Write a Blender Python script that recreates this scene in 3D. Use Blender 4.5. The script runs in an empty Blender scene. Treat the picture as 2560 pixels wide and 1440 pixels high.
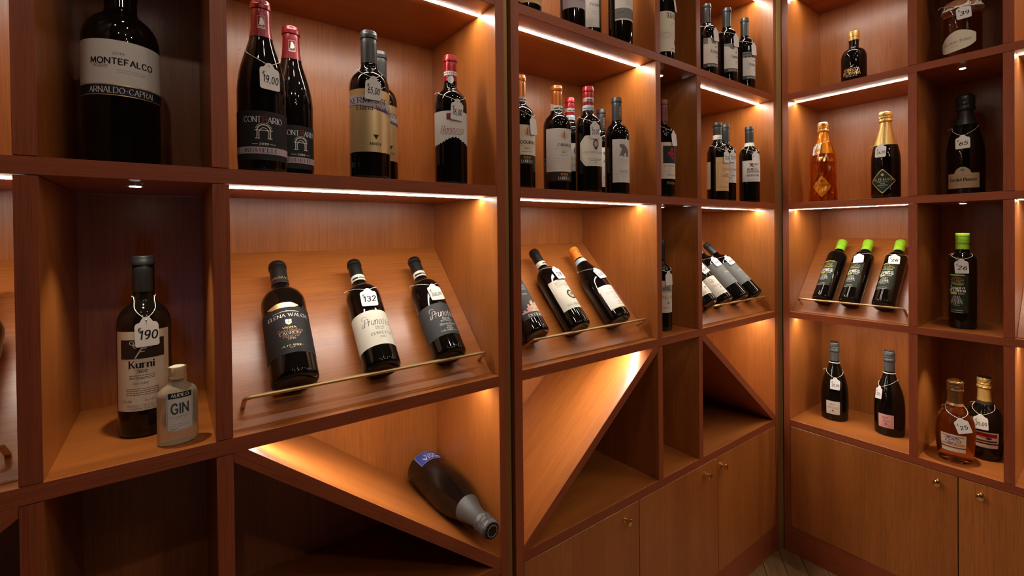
import bpy, bmesh, math, random
from mathutils import Vector, Matrix
random.seed(7)
SC = bpy.context.scene
COL = SC.collection
PI = math.pi
# ------------------------------------------------------------------ camera, light, exposure
UB, XC, YC = 1.3482, 2.6893, -0.0148          # where the second and the corner unit start
T, HS, DEP = 0.0234, 0.0242, 0.3125            # panel thickness, shelf thickness, depth
SH = [1.2905, 0.8659, 0.4333, 0.0, -0.4318]    # shelf tops
FLOOR = -0.966
def cam_axes(yaw, pitch, roll):
    f = Vector((-math.sin(yaw)*math.cos(pitch), math.cos(yaw)*math.cos(pitch), math.sin(pitch)))
    r = Vector((math.cos(yaw), math.sin(yaw), 0)); u = r.cross(f)
    return f, r*math.cos(roll)+u*math.sin(roll), -r*math.sin(roll)+u*math.cos(roll)
cd = bpy.data.cameras.new('camera'); cam = bpy.data.objects.new('camera', cd); COL.objects.link(cam)
cd.sensor_width = 36; cd.lens = 1155.0/2560*36; cd.shift_y = -127.26/2560; cd.clip_start = .02
f_, r_, u_ = cam_axes(-0.635147, -0.008442, -0.010864)
M = Matrix((r_, u_, -f_)).transposed().to_4x4(); M.translation = (0.70836, -0.86525, 0.32502)
cam.matrix_world = M
SC.camera = cam
vs = SC.view_settings
vs.view_transform = 'Standard'; vs.look = 'None'; vs.exposure = 0.38; vs.gamma = 1.0; vs.use_curve_mapping = False
w = bpy.data.worlds.new('world'); SC.world = w; w.use_nodes = True
w.node_tree.nodes['Background'].inputs[0].default_value = (1, .85, .7, 1)
w.node_tree.nodes['Background'].inputs[1].default_value = 0.01
LED_STRENGTH = 66.0
LED_COLOR = (1.0, .93, .80)
SPOT_W = 1.1
def lamp(name, kind, loc, energy, color, size=.1, aim=None, **kw):
    l = bpy.data.lights.new(name, kind); o = bpy.data.objects.new(name, l); COL.objects.link(o)
    o.location = loc; l.energy = energy; l.color = color
    if kind == 'AREA':
        l.shape = 'RECTANGLE'; l.size = size; l.size_y = kw.get('size_y', size)
    else: l.shadow_soft_size = size
    if kind == 'SPOT': l.spot_size = kw['angle']; l.spot_blend = kw.get('blend', .5)
    if aim: o.rotation_euler = (Vector(aim)-Vector(loc)).to_track_quat('-Z', 'Y').to_euler()
    return o
# lamps out of view: a cluster of small bulbs, two rows of added fill spots, a bluish light
for k in range(7):
    a = k*2*PI/7
    lamp('chandelier_bulb', 'POINT', (1.25+.16*math.cos(a), -1.75+.16*math.sin(a), 1.22+.05*(k % 3)), 0.55, (1, .86, .7), .013)
for x_ in (.35, 1.1, 1.85, 2.35):
    lamp('fill_spot', 'SPOT', (x_, -.80, 1.76), 4.2, (1, .84, .68), .03, (x_, -.7, 0), angle=math.radians(150), blend=.6)  # unseen fill added close to the shelves to brighten their fronts
for x_ in (.5, 1.25, 2.0):
    lamp('fill_spot', 'SPOT', (x_, -1.9, 1.76), 7.5, (1, .84, .68), .03, (x_+.4, -.6, -.3), angle=math.radians(140), blend=.6)  # farther fill row, added to lift the lower fronts and doors
lamp('blue_glow', 'AREA', (.75, -2.6, -.25), .45, (.3, .55, 1), .16, (1, 0, 0))  # dim bluish area light for the glints low on the bottles

# ------------------------------------------------------------------ materials
MATS = {}
def pbsdf(name, color, rough=.5, metal=0, spec=.5, **kw):
    if name in MATS: return MATS[name]
    m = bpy.data.materials.new(name); m.use_nodes = True
    b = m.node_tree.nodes['Principled BSDF']
    b.inputs['Base Color'].default_value = (*color, 1); b.inputs['Roughness'].default_value = rough
    b.inputs['Metallic'].default_value = metal; b.inputs['Specular IOR Level'].default_value = spec
    for k, v in kw.items(): b.inputs[k.replace('_', ' ')].default_value = v
    MATS[name] = m
    return m
def noise_bump(m, scale, strength, dist=.001, stretch=(1, 1, 1), colvar=0.0):
    nt = m.node_tree; N = nt.nodes; L = nt.links; b = N['Principled BSDF']
    tc = N.new('ShaderNodeTexCoord'); mp = N.new('ShaderNodeMapping'); mp.inputs['Scale'].default_value = stretch
    L.new(tc.outputs['Object'], mp.inputs[0])
    n = N.new('ShaderNodeTexNoise'); n.inputs['Scale'].default_value = scale; n.inputs['Detail'].default_value = 4
    L.new(mp.outputs[0], n.inputs['Vector'])
    if strength:
        bp = N.new('ShaderNodeBump'); bp.inputs['Strength'].default_value = strength; bp.inputs['Distance'].default_value = dist
        L.new(n.outputs['Fac'], bp.inputs['Height']); L.new(bp.outputs[0], b.inputs['Normal'])
    if colvar:
        c = b.inputs['Base Color'].default_value[:]
        r = N.new('ShaderNodeValToRGB'); r.color_ramp.elements[0].position = .3; r.color_ramp.elements[1].position = .7
        r.color_ramp.elements[0].color = (*[x*(1-colvar) for x in c[:3]], 1); r.color_ramp.elements[1].color = (*[min(1, x*(1+colvar)) for x in c[:3]], 1)
        L.new(n.outputs['Fac'], r.inputs[0]); L.new(r.outputs[0], b.inputs['Base Color'])
    return m
def wood(name, dark, light, grain, rough=.32, spec=.65, pores=.24, bump=.15):
    """cherry veneer: long soft figure, fine streaks and short dark pores running along the axis `grain`"""
    m = bpy.data.materials.new(name); m.use_nodes = True; MATS[name] = m
    nt = m.node_tree; N = nt.nodes; L = nt.links; b = N['Principled BSDF']
    tc = N.new('ShaderNodeTexCoord'); oi = N.new('ShaderNodeObjectInfo')
    cb = N.new('ShaderNodeCombineXYZ')
    for i, k in enumerate((3.1, 7.7, 5.3)):
        mt = N.new('ShaderNodeMath'); mt.operation = 'MULTIPLY'; mt.inputs[1].default_value = k
        L.new(oi.outputs['Random'], mt.inputs[0]); L.new(mt.outputs[0], cb.inputs[i])
    ad = N.new('ShaderNodeVectorMath'); ad.operation = 'ADD'
    L.new(tc.outputs['Object'], ad.inputs[0]); L.new(cb.outputs[0], ad.inputs[1])
    def layer(across, along, detail, rough_=.55, dist=0):
        mp = N.new('ShaderNodeMapping')
        mp.inputs['Scale'].default_value = [along if 'XYZ'[i] == grain else across for i in range(3)]
        L.new(ad.outputs[0], mp.inputs[0])
        n = N.new('ShaderNodeTexNoise'); n.inputs['Scale'].default_value = 1; n.inputs['Detail'].default_value = detail
        n.inputs['Roughness'].default_value = rough_; n.inputs['Distortion'].default_value = dist
        L.new(mp.outputs[0], n.inputs['Vector'])
        return n.outputs['Fac']
    fig = layer(11, 1.1, 3, .5, .8); streak = layer(330, 2.6, 2); pore = layer(900, 14, 1)
    mix = N.new('ShaderNodeMix'); mix.data_type = 'FLOAT'; mix.inputs[0].default_value = .38
    L.new(fig, mix.inputs[2]); L.new(streak, mix.inputs[3])
    r = N.new('ShaderNodeValToRGB'); e = r.color_ramp.elements
    e[0].position = .34; e[0].color = (*dark, 1); e[1].position = .66; e[1].color = (*light, 1)
    L.new(mix.outputs[0], r.inputs[0])
    pr = N.new('ShaderNodeValToRGB'); pr.color_ramp.elements[0].position = .36; pr.color_ramp.elements[1].position = .47
    pr.color_ramp.elements[0].color = (1-pores,)*3+(1,); pr.color_ramp.elements[1].color = (1, 1, 1, 1)
    L.new(pore, pr.inputs[0])
    mm = N.new('ShaderNodeMix'); mm.data_type = 'RGBA'; mm.blend_type = 'MULTIPLY'; mm.inputs[0].default_value = 1
    L.new(r.outputs[0], mm.inputs[6]); L.new(pr.outputs[0], mm.inputs[7]); L.new(mm.outputs[2], b.inputs['Base Color'])
    b.inputs['Roughness'].default_value = rough; b.inputs['Specular IOR Level'].default_value = spec
    bp = N.new('ShaderNodeBump'); bp.inputs['Strength'].default_value = bump; bp.inputs['Distance'].default_value = .0006
    L.new(pr.outputs[0], bp.inputs['Height']); L.new(bp.outputs[0], b.inputs['Normal'])
    return m
PD, PL = (.31, .088, .0160), (.45, .142, .029)
wood('cherry_vertical', PD, PL, 'Z'); wood('cherry_horizontal', PD, PL, 'X')
ED, EL = (.24, .050, .016), (.34, .080, .025)
wood('cherry_edge_vertical', ED, EL, 'Z', .45, .4, .25); wood('cherry_edge_horizontal', ED, EL, 'X', .45, .4, .25)
wood('oak_plank', (.13, .062, .024), (.27, .145, .060), 'X', .5, .4, .4)
glass = pbsdf('dark_glass', (.004, .003, .0025), .04, 0, .42)
noise_bump(glass, 14, .02, .004)
pbsdf('brass', (.60, .41, .19), .38, .85); pbsdf('bright_brass', (.85, .62, .28), .16, 1); pbsdf('aged_brass', (.27, .17, .05), .5, .6)
pbsdf('dark_gap', (.01, .006, .004), .9, 0, .1)
pbsdf('tag_card', (.72, .69, .68), .75, 0, .2); pbsdf('string', (.78, .75, .7), .9, 0, .1)
ink = pbsdf('ink', (.012, .012, .014), .7, 0, .2)
pbsdf('steel', (.6, .6, .6), .3, 1)
pbsdf('wall_paint', (.16, .11, .08), .85); pbsdf('ceiling_paint', (.3, .26, .22), .9)
def emis(name, color, s):
    m = bpy.data.materials.new(name); m.use_nodes = True; b = m.node_tree.nodes['Principled BSDF']
    b.inputs['Base Color'].default_value = (.8, .8, .8, 1); b.inputs['Emission Color'].default_value = (*color, 1); b.inputs['Emission Strength'].default_value = s
    MATS[name] = m; return m
emis('led_diffuser', LED_COLOR, LED_STRENGTH); emis('spot_lens', (1, .93, .78), 30)
def paper(name, c, rough=.65, **kw): return pbsdf('paper_'+name, c, rough, 0, .25, **kw)
def gl(name, color, ior=1.35):
    return pbsdf(name, color, .02, 0, .5, Transmission_Weight=1.0, IOR=ior)
pbsdf('clear_glass', (.78, .72, .55), .03, 0, .5, Transmission_Weight=.72, IOR=1.25); gl('amber_glass', (.80, .40, .20), 1.33); gl('rose_glass', (.72, .34, .20), 1.33)
def wrapmat():
    m = bpy.data.materials.new('cellophane'); m.use_nodes = True; MATS['cellophane'] = m; nt = m.node_tree; N = nt.nodes; L = nt.links
    t = N.new('ShaderNodeBsdfTransparent'); t.inputs[0].default_value = (1, .70, .28, 1)
    g = N.new('ShaderNodeBsdfGlossy'); g.inputs[0].default_value = (1, .72, .35, 1); g.inputs['Roughness'].default_value = .08
    mx = N.new('ShaderNodeMixShader'); mx.inputs[0].default_value = .24
    L.new(t.outputs[0], mx.inputs[1]); L.new(g.outputs[0], mx.inputs[2]); L.new(mx.outputs[0], N['Material Output'].inputs[0])
wrapmat()
CAPS = dict(black=((.007, .007, .0075), .36), charcoal=((.024, .025, .026), .4), maroon=((.20, .012, .018), .3), red=((.36, .012, .022), .28),
            copper=((.52, .16, .035), .3), orange=((.80, .26, .03), .45), darkred=((.14, .010, .014), .4), gold=((.75, .50, .16), .3), green=((.32, .62, .03), .42),
            greyfoil=((.055, .055, .056), .42), blackfoil=((.03, .03, .032), .35), bronzefoil=((.22, .13, .06), .3), cork=((.55, .36, .2), .8))
for k, (c, r) in CAPS.items(): pbsdf('cap_'+k, c, r, .6 if k in ('gold', 'bronzefoil', 'copper') else (.3 if k in ('maroon', 'red') else 0), .5)

# ------------------------------------------------------------------ mesh helpers
class MB:
    def __init__(s): s.v = []; s.f = []
    def add(s, vs, fs):
        n = len(s.v); s.v += [tuple(p) for p in vs]; s.f += [tuple(i+n for i in q) for q in fs]
    def box(s, a, b):
        (x0, y0, z0), (x1, y1, z1) = a, b
        s.add([(x0, y0, z0), (x1, y0, z0), (x1, y1, z0), (x0, y1, z0), (x0, y0, z1), (x1, y0, z1), (x1, y1, z1), (x0, y1, z1)],
              [(0, 3, 2, 1), (4, 5, 6, 7), (0, 1, 5, 4), (1, 2, 6, 5), (2, 3, 7, 6), (3, 0, 4, 7)])
    def prism(s, poly, y0, y1):                       # polygon in xz, extruded along y
        n = len(poly)
        s.add([(x, y0, z) for x, z in poly]+[(x, y1, z) for x, z in poly],
              [tuple(range(n)), tuple(range(2*n-1, n-1, -1))]+[(i, i+n, (i+1) % n+n, (i+1) % n) for i in range(n)])
    def lathe(s, prof, seg=44, jit=0, sx=1, sy=1, rnd=None):
        rows = []
        for z, r in prof:
            if r <= 1e-6: rows.append([len(s.v)]); s.v.append((0, 0, z)); continue
            row = []
            for k in range(seg):
                a = 2*PI*k/seg; j = 1+(rnd.uniform(-jit, jit) if jit else 0)
                row.append(len(s.v)); s.v.append((r*j*math.cos(a)*sx, r*j*math.sin(a)*sy, z+(rnd.uniform(-jit, jit)*r*.5 if jit else 0)))
            rows.append(row)
        for A, B in zip(rows, rows[1:]):
            if len(A) == 1 and len(B) == 1: continue
            for k in range(seg):
                k2 = (k+1) % seg
                if len(A) == 1: s.f.append((A[0], B[k2], B[k]))
                elif len(B) == 1: s.f.append((A[k], A[k2], B[0]))
                else: s.f.append((A[k], A[k2], B[k2], B[k]))
    def tube(s, pts, r, seg=7, closed=False, cap=True):
        pts = [Vector(p) for p in pts]; n = len(pts); base = len(s.v); up = Vector((.31, .17, .93))
        for i, p in enumerate(pts):
            d = (pts[(i+1) % n] if closed else pts[min(i+1, n-1)])-(pts[i-1] if closed else pts[max(i-1, 0)])
            d.normalize(); a = d.cross(up)
            if a.length < .05: a = d.cross(Vector((1, 0, 0)))
            a.normalize(); b = d.cross(a)
            for k in range(seg):
                t = 2*PI*k/seg; s.v.append(tuple(p+(a*math.cos(t)+b*math.sin(t))*r))
        for i in range(n if closed else n-1):
            for k in range(seg):
                a0 = base+i*seg; a1 = base+((i+1) % n)*seg
                s.f.append((a0+k, a0+(k+1) % seg, a1+(k+1) % seg, a1+k))
        if cap and not closed:
            s.f.append(tuple(base+k for k in range(seg))[::-1]); s.f.append(tuple(base+(n-1)*seg+k for k in range(seg)))
    def mesh(s, name, mat, smooth=False, bevel=0):
        me = bpy.data.meshes.new(name); me.from_pydata(s.v, [], s.f)
        if bevel:
            bm = bmesh.new(); bm.from_mesh(me); bmesh.ops.bevel(bm, geom=bm.edges[:], offset=bevel, segments=1, affect='EDGES'); bm.to_mesh(me); bm.free()
        if mat: me.materials.append(MATS[mat] if isinstance(mat, str) else mat)
        if smooth:
            me.shade_smooth()
            if smooth != 'full':
                try: me.set_sharp_from_angle(angle=math.radians(38))
                except Exception: pass
        me.update(); return me
def obj(name, mb, mat, parent=None, smooth=False, bevel=0, loc=None, rot=None, **props):
    o = bpy.data.objects.new(name, mb.mesh(name, mat, smooth, bevel)); COL.objects.link(o)
    if parent: o.parent = parent
    if loc: o.location = loc
    if rot: o.rotation_euler = rot
    for k, v in props.items(): o[k] = v
    return o
def root(name, label, cat, mat=None, group=None):
    o = bpy.data.objects.new(name, None); COL.objects.link(o); o['label'] = label; o['category'] = cat
    o.empty_display_size = .03
    if group: o['group'] = group
    if mat: o.matrix_world = mat
    return o

# ------------------------------------------------------------------ stroke lettering
GL = {
'A': (7, "0 0 3.5 10 7 0|1.3 3.6 5.7 3.6"), 'B': (6, "0 0 0 10|~0 10 3.5 10 5.2 9 5.2 6.5 3.5 5.3 0 5.3|~0 5.3 4 5.2 6 4 6 1.3 4 0 0 0"),
'C': (6.8, "~6.6 8 5.5 9.6 3.6 10 1.2 8.6 0 5 1.2 1.4 3.6 0 5.5 .4 6.7 2"), 'D': (7, "0 0 0 10|~0 10 3 10 6 8.6 7 5 6 1.4 3 0 0 0"),
'E': (5.4, "5.2 10 0 10 0 0 5.4 0|0 5.2 4.4 5.2"), 'F': (5.2, "5.2 10 0 10 0 0|0 5.2 4.2 5.2"),
'G': (7.2, "~6.6 8 5.5 9.6 3.6 10 1.2 8.6 0 5 1.2 1.4 3.6 0 5.8 .5 7 1.8|4.4 4.4 7 4.4 7 1.2"), 'H': (7, "0 0 0 10|7 0 7 10|0 5.2 7 5.2"), 'I': (.4, ".2 0 .2 10"),
'J': (4, "~4 10 4 3 3.4 .6 2 0 .6 .4 0 2"), 'K': (6.5, "0 0 0 10|6 10 0 4|2 6 6.5 0"), 'L': (5, "0 10 0 0 5 0"), 'M': (8, "0 0 .6 10 4 1.5 7.4 10 8 0"),
'N': (7, "0 0 0 10 7 0 7 10"), 'O': (8, "~4 10 1.3 8.6 0 5 1.3 1.4 4 0 6.7 1.4 8 5 6.7 8.6 4 10"), 'P': (5.6, "0 0 0 10|~0 10 3.6 10 5.6 8.9 5.6 6 3.6 4.8 0 4.8"),
'R': (6.2, "0 0 0 10|~0 10 3.6 10 5.6 8.9 5.6 6 3.6 4.8 0 4.8|2.8 4.8 6.2 0"), 'S': (5.5, "~5.2 8.4 4 9.8 2.2 10 .5 8.8 .5 6.8 2 5.6 4 4.6 5.5 3 5 .9 3 0 1 .4 0 1.8"),
'T': (6.4, "0 10 6.4 10|3.2 10 3.2 0"), 'U': (6.6, "~0 10 0 3.2 1 .8 3.3 0 5.6 .8 6.6 3.2 6.6 10"), 'V': (7, "0 10 3.5 0 7 10"), 'W': (10, "0 10 2.5 0 5 9 7.5 0 10 10"),
'X': (6.4, "0 0 6.4 10|0 10 6.4 0"), 'Y': (6.4, "0 10 3.2 5 6.4 10|3.2 5 3.2 0"), 'Z': (6.2, "0 10 6.2 10 0 0 6.2 0"), 'Q': (8, "~4 10 1.3 8.6 0 5 1.3 1.4 4 0 6.7 1.4 8 5 6.7 8.6 4 10|5 2.4 8 -1"),
'0': (5.4, "~2.7 10 .8 8.6 0 5 .8 1.4 2.7 0 4.6 1.4 5.4 5 4.6 8.6 2.7 10"), '1': (2.6, "0 7.6 2.2 10 2.2 0"), '2': (5.4, "~.3 7.6 1.2 9.6 3 10 4.9 8.8 4.8 6.6 3 3.6 0 0|0 0 5.4 0"),
'3': (5.2, "~.3 8.4 1.6 9.8 3.4 9.9 4.8 8.6 4.6 6.6 2.4 5.4 4.8 4.6 5.2 2 3.8 .2 1.6 .1 0 1.6"), '4': (5.6, "4 0 4 10 0 3 5.6 3"), '5': (5.2, "4.8 10 .9 10 .5 5.6|~.5 5.6 2.4 6.3 4.6 5.3 5.2 3 4.2 .7 2 0 0 1.2"),
'6': (5.1, "~4.6 9.6 2.4 8.6 .6 5.6 .2 2.6 1.4 .3 3.4 .1 5 1.6 5 4 3.4 5.6 1.4 5 .3 3.4"), '7': (5.2, "0 10 5.2 10 1.8 0"), '8': (5.2, "~2.7 5.4 .8 6.6 .7 8.7 2.7 10 4.7 8.7 4.6 6.6 2.7 5.4 .4 3.8 .4 1.2 2.7 0 5 1.2 5 3.8 2.7 5.4"),
'9': (5.1, "~4.9 6.4 3.6 4.6 1.6 4.6 .3 6.2 .4 8.6 2 10 4 9.8 5 7.6 4.8 3.6 3.4 .6 1.4 0"), '€': (5.6, "~5.6 8.4 4.2 9.8 2.6 9.4 1.2 7 1.2 3 2.6 .5 4.2 .2 5.6 1.6|0 6 4.4 6|0 4.2 4 4.2"),
',': (1.4, "1 .9 .2 -1.8"), '.': (.6, ".3 0 .3 .9"), '-': (3, "0 4.4 3 4.4"), "'": (1, ".6 10 .2 7.4"), '%': (6.2, "6.2 0 6.2 10|~6.2 10 2.6 10 .6 8.9 .6 6 2.6 4.8 6.2 4.8|3.4 4.8 0 0"), '!': (7, "7 0 7 10 0 0 0 10"),
'a': (5.2, "~4.6 5 3 6.6 1 5.8 0 3.3 1 .8 3 0 4.6 1.6|4.6 6.4 4.6 1.2 5.4 .2"), 'b': (5, "0 10 0 0|~0 5 1.8 6.6 4 6 5 3.3 4 .6 1.8 0 0 1.5"), 'c': (4.5, "~4.4 5.4 2.6 6.6 .7 5.6 0 3.3 .7 1 2.6 0 4.4 1.2"),
'd': (5, "4.8 10 4.8 0|~4.8 5 3 6.6 .9 6 0 3.3 .9 .6 3 0 4.8 1.5"), 'e': (4.7, "~0 3.6 4.6 3.6 4.2 5.8 2.4 6.6 .6 5.6 0 3.3 .8 .9 2.6 0 4.5 1.1"), 'f': (3.4, "~3.6 9.4 2.4 10 1.4 8.8 1.4 6|1.4 8 1.4 0|0 6.2 3.2 6.2"),
'g': (4.8, "~4.6 5 3 6.6 1 5.8 0 3.5 1 1 3 .4 4.6 1.8|~4.6 6.4 4.6 -1 3.4 -2.9 1.4 -2.9 .2 -1.8"), 'h': (4.6, "0 10 0 0|~0 4.6 1.8 6.6 3.8 6.2 4.4 4.4 4.4 0"), 'i': (.6, ".3 6.4 .3 0|.3 8.6 .3 9.6"),
'k': (4.5, "0 10 0 0|4 6.4 0 2.6|1.4 3.8 4.4 0"), 'l': (.8, ".3 10 .3 0"), 'm': (7.2, "0 6.4 0 0|~0 4.6 1.6 6.6 3 6.2 3.5 4.4 3.5 0|~3.5 4.6 5 6.6 6.5 6.2 7 4.4 7 0"), 'n': (4.6, "0 6.4 0 0|~0 4.6 1.8 6.6 3.8 6.2 4.4 4.4 4.4 0"),
'o': (5, "~2.5 6.6 .7 5.6 0 3.3 .7 1 2.5 0 4.3 1 5 3.3 4.3 5.6 2.5 6.6"), 'p': (5, "0 6.4 0 -3|~0 5 1.8 6.6 4 6 5 3.3 4 .6 1.8 0 0 1.5"), 'q': (5, "4.8 6.4 4.8 -3|~4.8 5 3 6.6 .9 6 0 3.3 .9 .6 3 0 4.8 1.5"),
'r': (3.2, "0 6.4 0 0|~0 4.2 1.2 6.2 3 6.4"), 's': (3.9, "~3.8 5.6 2.4 6.6 .8 6 .6 4.6 2 3.6 3.6 2.4 3.4 .6 1.8 0 0 1"), 't': (3.4, "~1.4 9.4 1.4 1.6 2.4 0 3.4 .4|0 6.2 3.2 6.2"), 'u': (4.6, "~0 6.4 0 1.8 1.4 0 3 .3 4.4 2|4.4 6.4 4.4 0"),
'v': (4.6, "0 6.4 2.3 0 4.6 6.4"), 'w': (6.6, "0 6.4 1.7 0 3.3 5.6 4.9 0 6.6 6.4"), 'x': (4.4, "0 0 4.4 6.4|0 6.4 4.4 0"), 'y': (4.8, "0 6.4 2.5 0|4.8 6.4 1.6 -3"), 'z': (4.2, "0 6.4 4.2 6.4 0 0 4.2 0"),
'é': (4.7, "~0 3.6 4.6 3.6 4.2 5.8 2.4 6.6 .6 5.6 0 3.3 .8 .9 2.6 0 4.5 1.1|2 7.8 3.4 9.6"), 'É': (5.4, "5.2 10 0 10 0 0 5.4 0|0 5.2 4.4 5.2|2 11 3.6 12.8"),
}
STY = dict(serif=(1.4, .5, 0, 1), bold=(2.2, .85, 0, 1), sans=(1.15, 1.0, 0, 0), sansb=(2.0, 1.7, 0, 0), script=(.95, .32, .42, 0), hand=(1.7, 1.35, .12, 0), fine=(.9, .7, 0, 0), italic=(1.4, .5, .25, 1))
def catmull(p, n=4):
    out = []
    for i in range(len(p)-1):
        a, b, c, d = p[max(i-1, 0)], p[i], p[i+1], p[min(i+2, len(p)-1)]
        for k in range(n):
            t = k/n
            out.append(tuple(.5*((2*b[j])+(c[j]-a[j])*t+(2*a[j]-5*b[j]+4*c[j]-d[j])*t*t+(3*b[j]-a[j]-3*c[j]+d[j])*t**3) for j in (0, 1)))
    return out+[p[-1]]
def strokes2quads(pts, wfun, q):
    for (x0, y0), (x1, y1) in zip(pts, pts[1:]):
        dx, dy = x1-x0, y1-y0; l = math.hypot(dx, dy)
        if l < 1e-9: continue
        h = wfun(dx/l, dy/l)/2; ex, ey = dx/l*h*.45, dy/l*h*.45; nx, ny = -dy/l*h, dx/l*h
        q.append([(x0-ex-nx, y0-ey-ny), (x1+ex-nx, y1+ey-ny), (x1+ex+nx, y1+ey+ny), (x0-ex+nx, y0-ey+ny)])
def text_quads(s, cx, y, size, style='serif', w=None, space=2.5, align='c', rot=0):
    thick, thin, shear, ser = STY[style]; k = size/10; q = []; x = 0
    def wf(dx, dy):
        c = abs(dy)
        if dx*dy > 0 and ser: c *= .35 if abs(dx) > .15 else 1
        return thin+(thick-thin)*c
    for ch in s:
        if ch == ' ': x += 4.2; continue
        if ch not in GL: x += 4; continue
        gw, d = GL[ch]
        for st in d.split('|'):
            sm = st[0] == '~'; n = [float(t) for t in st.lstrip('~').split()]
            p = list(zip(n[::2], n[1::2])); P = catmull(p) if sm else p
            strokes2quads([(a+x, b) for a, b in P], wf, q)
            if ser and not sm:
                for e, nb in ((p[0], p[1]), (p[-1], p[-2])):
                    if min(abs(e[1]), abs(e[1]-10), abs(e[1]-6.4)) < .1 and abs(nb[0]-e[0]) < .5*abs(nb[1]-e[1]):
                        hw = thick*.5+.5; q.append([(e[0]+x-hw, e[1]-.25), (e[0]+x+hw, e[1]-.25), (e[0]+x+hw, e[1]+.3), (e[0]+x-hw, e[1]+.3)])
        x += gw+space+(thick-1)*.5
    tot = max(x-space, .1); sx = (w/(tot*k)) if w else 1.0
    off = {'c': -tot/2, 'l': 0, 'r': -tot}[align]; cr, sr = math.cos(rot), math.sin(rot)
    out = []
    for f in q:
        g = []
        for px, py in f:
            X = (px+off+py*shear)*k*sx; Y = py*k
            g.append((cx+X*cr-Y*sr, y+X*sr+Y*cr))
        out.append(g)
    return out
def micro(cx, y, w, size, rnd, align='c'):
    """a line of type too small to read: word-long dashes"""
    q = []; x = cx-w/2 if align == 'c' else cx; e = x+w
    while x < e:
        l = min(rnd.uniform(1.2, 4.0)*size, e-x); q.append([(x, y), (x+l, y), (x+l, y+size*.45), (x, y+size*.45)]); x += l+size*.55
    return q
def rectq(x0, y0, x1, y1, n=1):
    return [[(x0+(x1-x0)*i/n, y0), (x0+(x1-x0)*(i+1)/n, y0), (x0+(x1-x0)*(i+1)/n, y1), (x0+(x1-x0)*i/n, y1)] for i in range(n)]
def ringq(cx, cy, r0, r1, n=22, a0=0, a1=2*PI):
    out = []
    for i in range(n):
        a, b = a0+(a1-a0)*i/n, a0+(a1-a0)*(i+1)/n
        out.append([(cx+r0*math.cos(a), cy+r0*math.sin(a)), (cx+r1*math.cos(a), cy+r1*math.sin(a)), (cx+r1*math.cos(b), cy+r1*math.sin(b)), (cx+r0*math.cos(b), cy+r0*math.sin(b))])
    return out
def discq(cx, cy, rx, ry=None, n=14):
    ry = ry or rx
    return [[(cx, cy), (cx+rx*math.cos(2*PI*i/n), cy+ry*math.sin(2*PI*i/n)), (cx+rx*math.cos(2*PI*(i+1)/n), cy+ry*math.sin(2*PI*(i+1)/n))] for i in range(n)]
def lineq(pts, wd):
    q = []; strokes2quads(pts, lambda a, b: wd, q); return q
def frameq(x0, y0, x1, y1, t, n=6):
    return rectq(x0, y0, x1, y0+t, n)+rectq(x0, y1-t, x1, y1, n)+rectq(x0, y0, x0+t, y1)+rectq(x1-t, y0, x1, y1)
def clipx(q, c, s):
    out = []
    for i in range(len(q)):
        a, b = q[i], q[(i+1) % len(q)]; ia, ib = (a[0]-c)*s >= 0, (b[0]-c)*s >= 0
        if ia: out.append(a)
        if ia != ib: t = (c-a[0])/(b[0]-a[0]); out.append((c, a[1]+(b[1]-a[1])*t))
    return out
def wrap_quads(quads, rfun, th0, z0, u, off):
    """flat print (x, y in units of u) laid on a surface of revolution, facing local -y turned by th0"""
    mb = MB(); st = .05*rfun(z0+.3*u)/u
    cut = []
    for q in quads:                                   # slice wide pieces so that they follow the curve
        x0 = min(p[0] for p in q); x1 = max(p[0] for p in q)
        if x1-x0 <= st: cut.append(q); continue
        n = int((x1-x0)/st)+1
        for i in range(n):
            g = clipx(clipx(q, x0+(x1-x0)*i/n, 1), x0+(x1-x0)*(i+1)/n, -1)
            if len(g) > 2: cut.append(g)
    for q in cut:
        vs = []
        for x, y in q:
            z = z0+y*u; r = rfun(z)+off; a = th0+x*u/rfun(z)
            vs.append((r*math.sin(a), -r*math.cos(a), z))
        mb.add(vs, [tuple(range(len(vs)))])
    return mb
# ------------------------------------------------------------------ the room
def plane_box(name, a, b, mat, **kw):
    m = MB(); m.box(a, b); o = obj(name, m, mat, **kw); o['kind'] = 'structure'; return o
plane_box('wall_back', (-2.2, .345, FLOOR), (3.12, .42, 1.8), 'wall_paint')
plane_box('wall_right', (3.04, -3.2, FLOOR), (3.12, .345, 1.8), 'wall_paint')
plane_box('wall_left', (-2.28, -3.2, FLOOR), (-2.2, .42, 1.8), 'wall_paint')
plane_box('wall_front', (-2.28, -3.28, FLOOR), (3.12, -3.2, 1.8), 'wall_paint')
plane_box('ceiling', (-2.28, -3.28, 1.8), (3.12, .42, 1.86), 'ceiling_paint')
fl = plane_box('floor', (-2.28, -3.28, FLOOR-.06), (3.12, .42, FLOOR-.0065), 'dark_gap')
# parquet boards laid at 36 degrees, each a piece of its own near the corner that is in view
ang = math.radians(36); ca, sa = math.cos(ang), math.sin(ang)
k = 0
for row in range(-24, 24):
    off = (row*.37) % 1 * .62
    for j in range(-4, 5):
        cx, cy = 2.25+j*.62*ca-row*.075*sa-off*ca*.5, -.35+j*.62*sa+row*.075*ca-off*sa*.5
        if not (1.25 < cx < 2.95 and -1.15 < cy < .25): continue
        m = MB(); m.box((-.309, -.0367, -.012), (.309, .0367, random.uniform(-.0007, 0)))
        obj('plank', m, 'oak_plank', fl, bevel=.0012, loc=(cx, cy, FLOOR), rot=(0, 0, ang))
m = MB(); m.box((-2.2, -3.2, -.012), (3.04, .34, -.0045))
o = obj('parquet_field', m, 'oak_plank', fl, loc=(0, 0, FLOOR)); o['kind'] = 'stuff'

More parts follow.
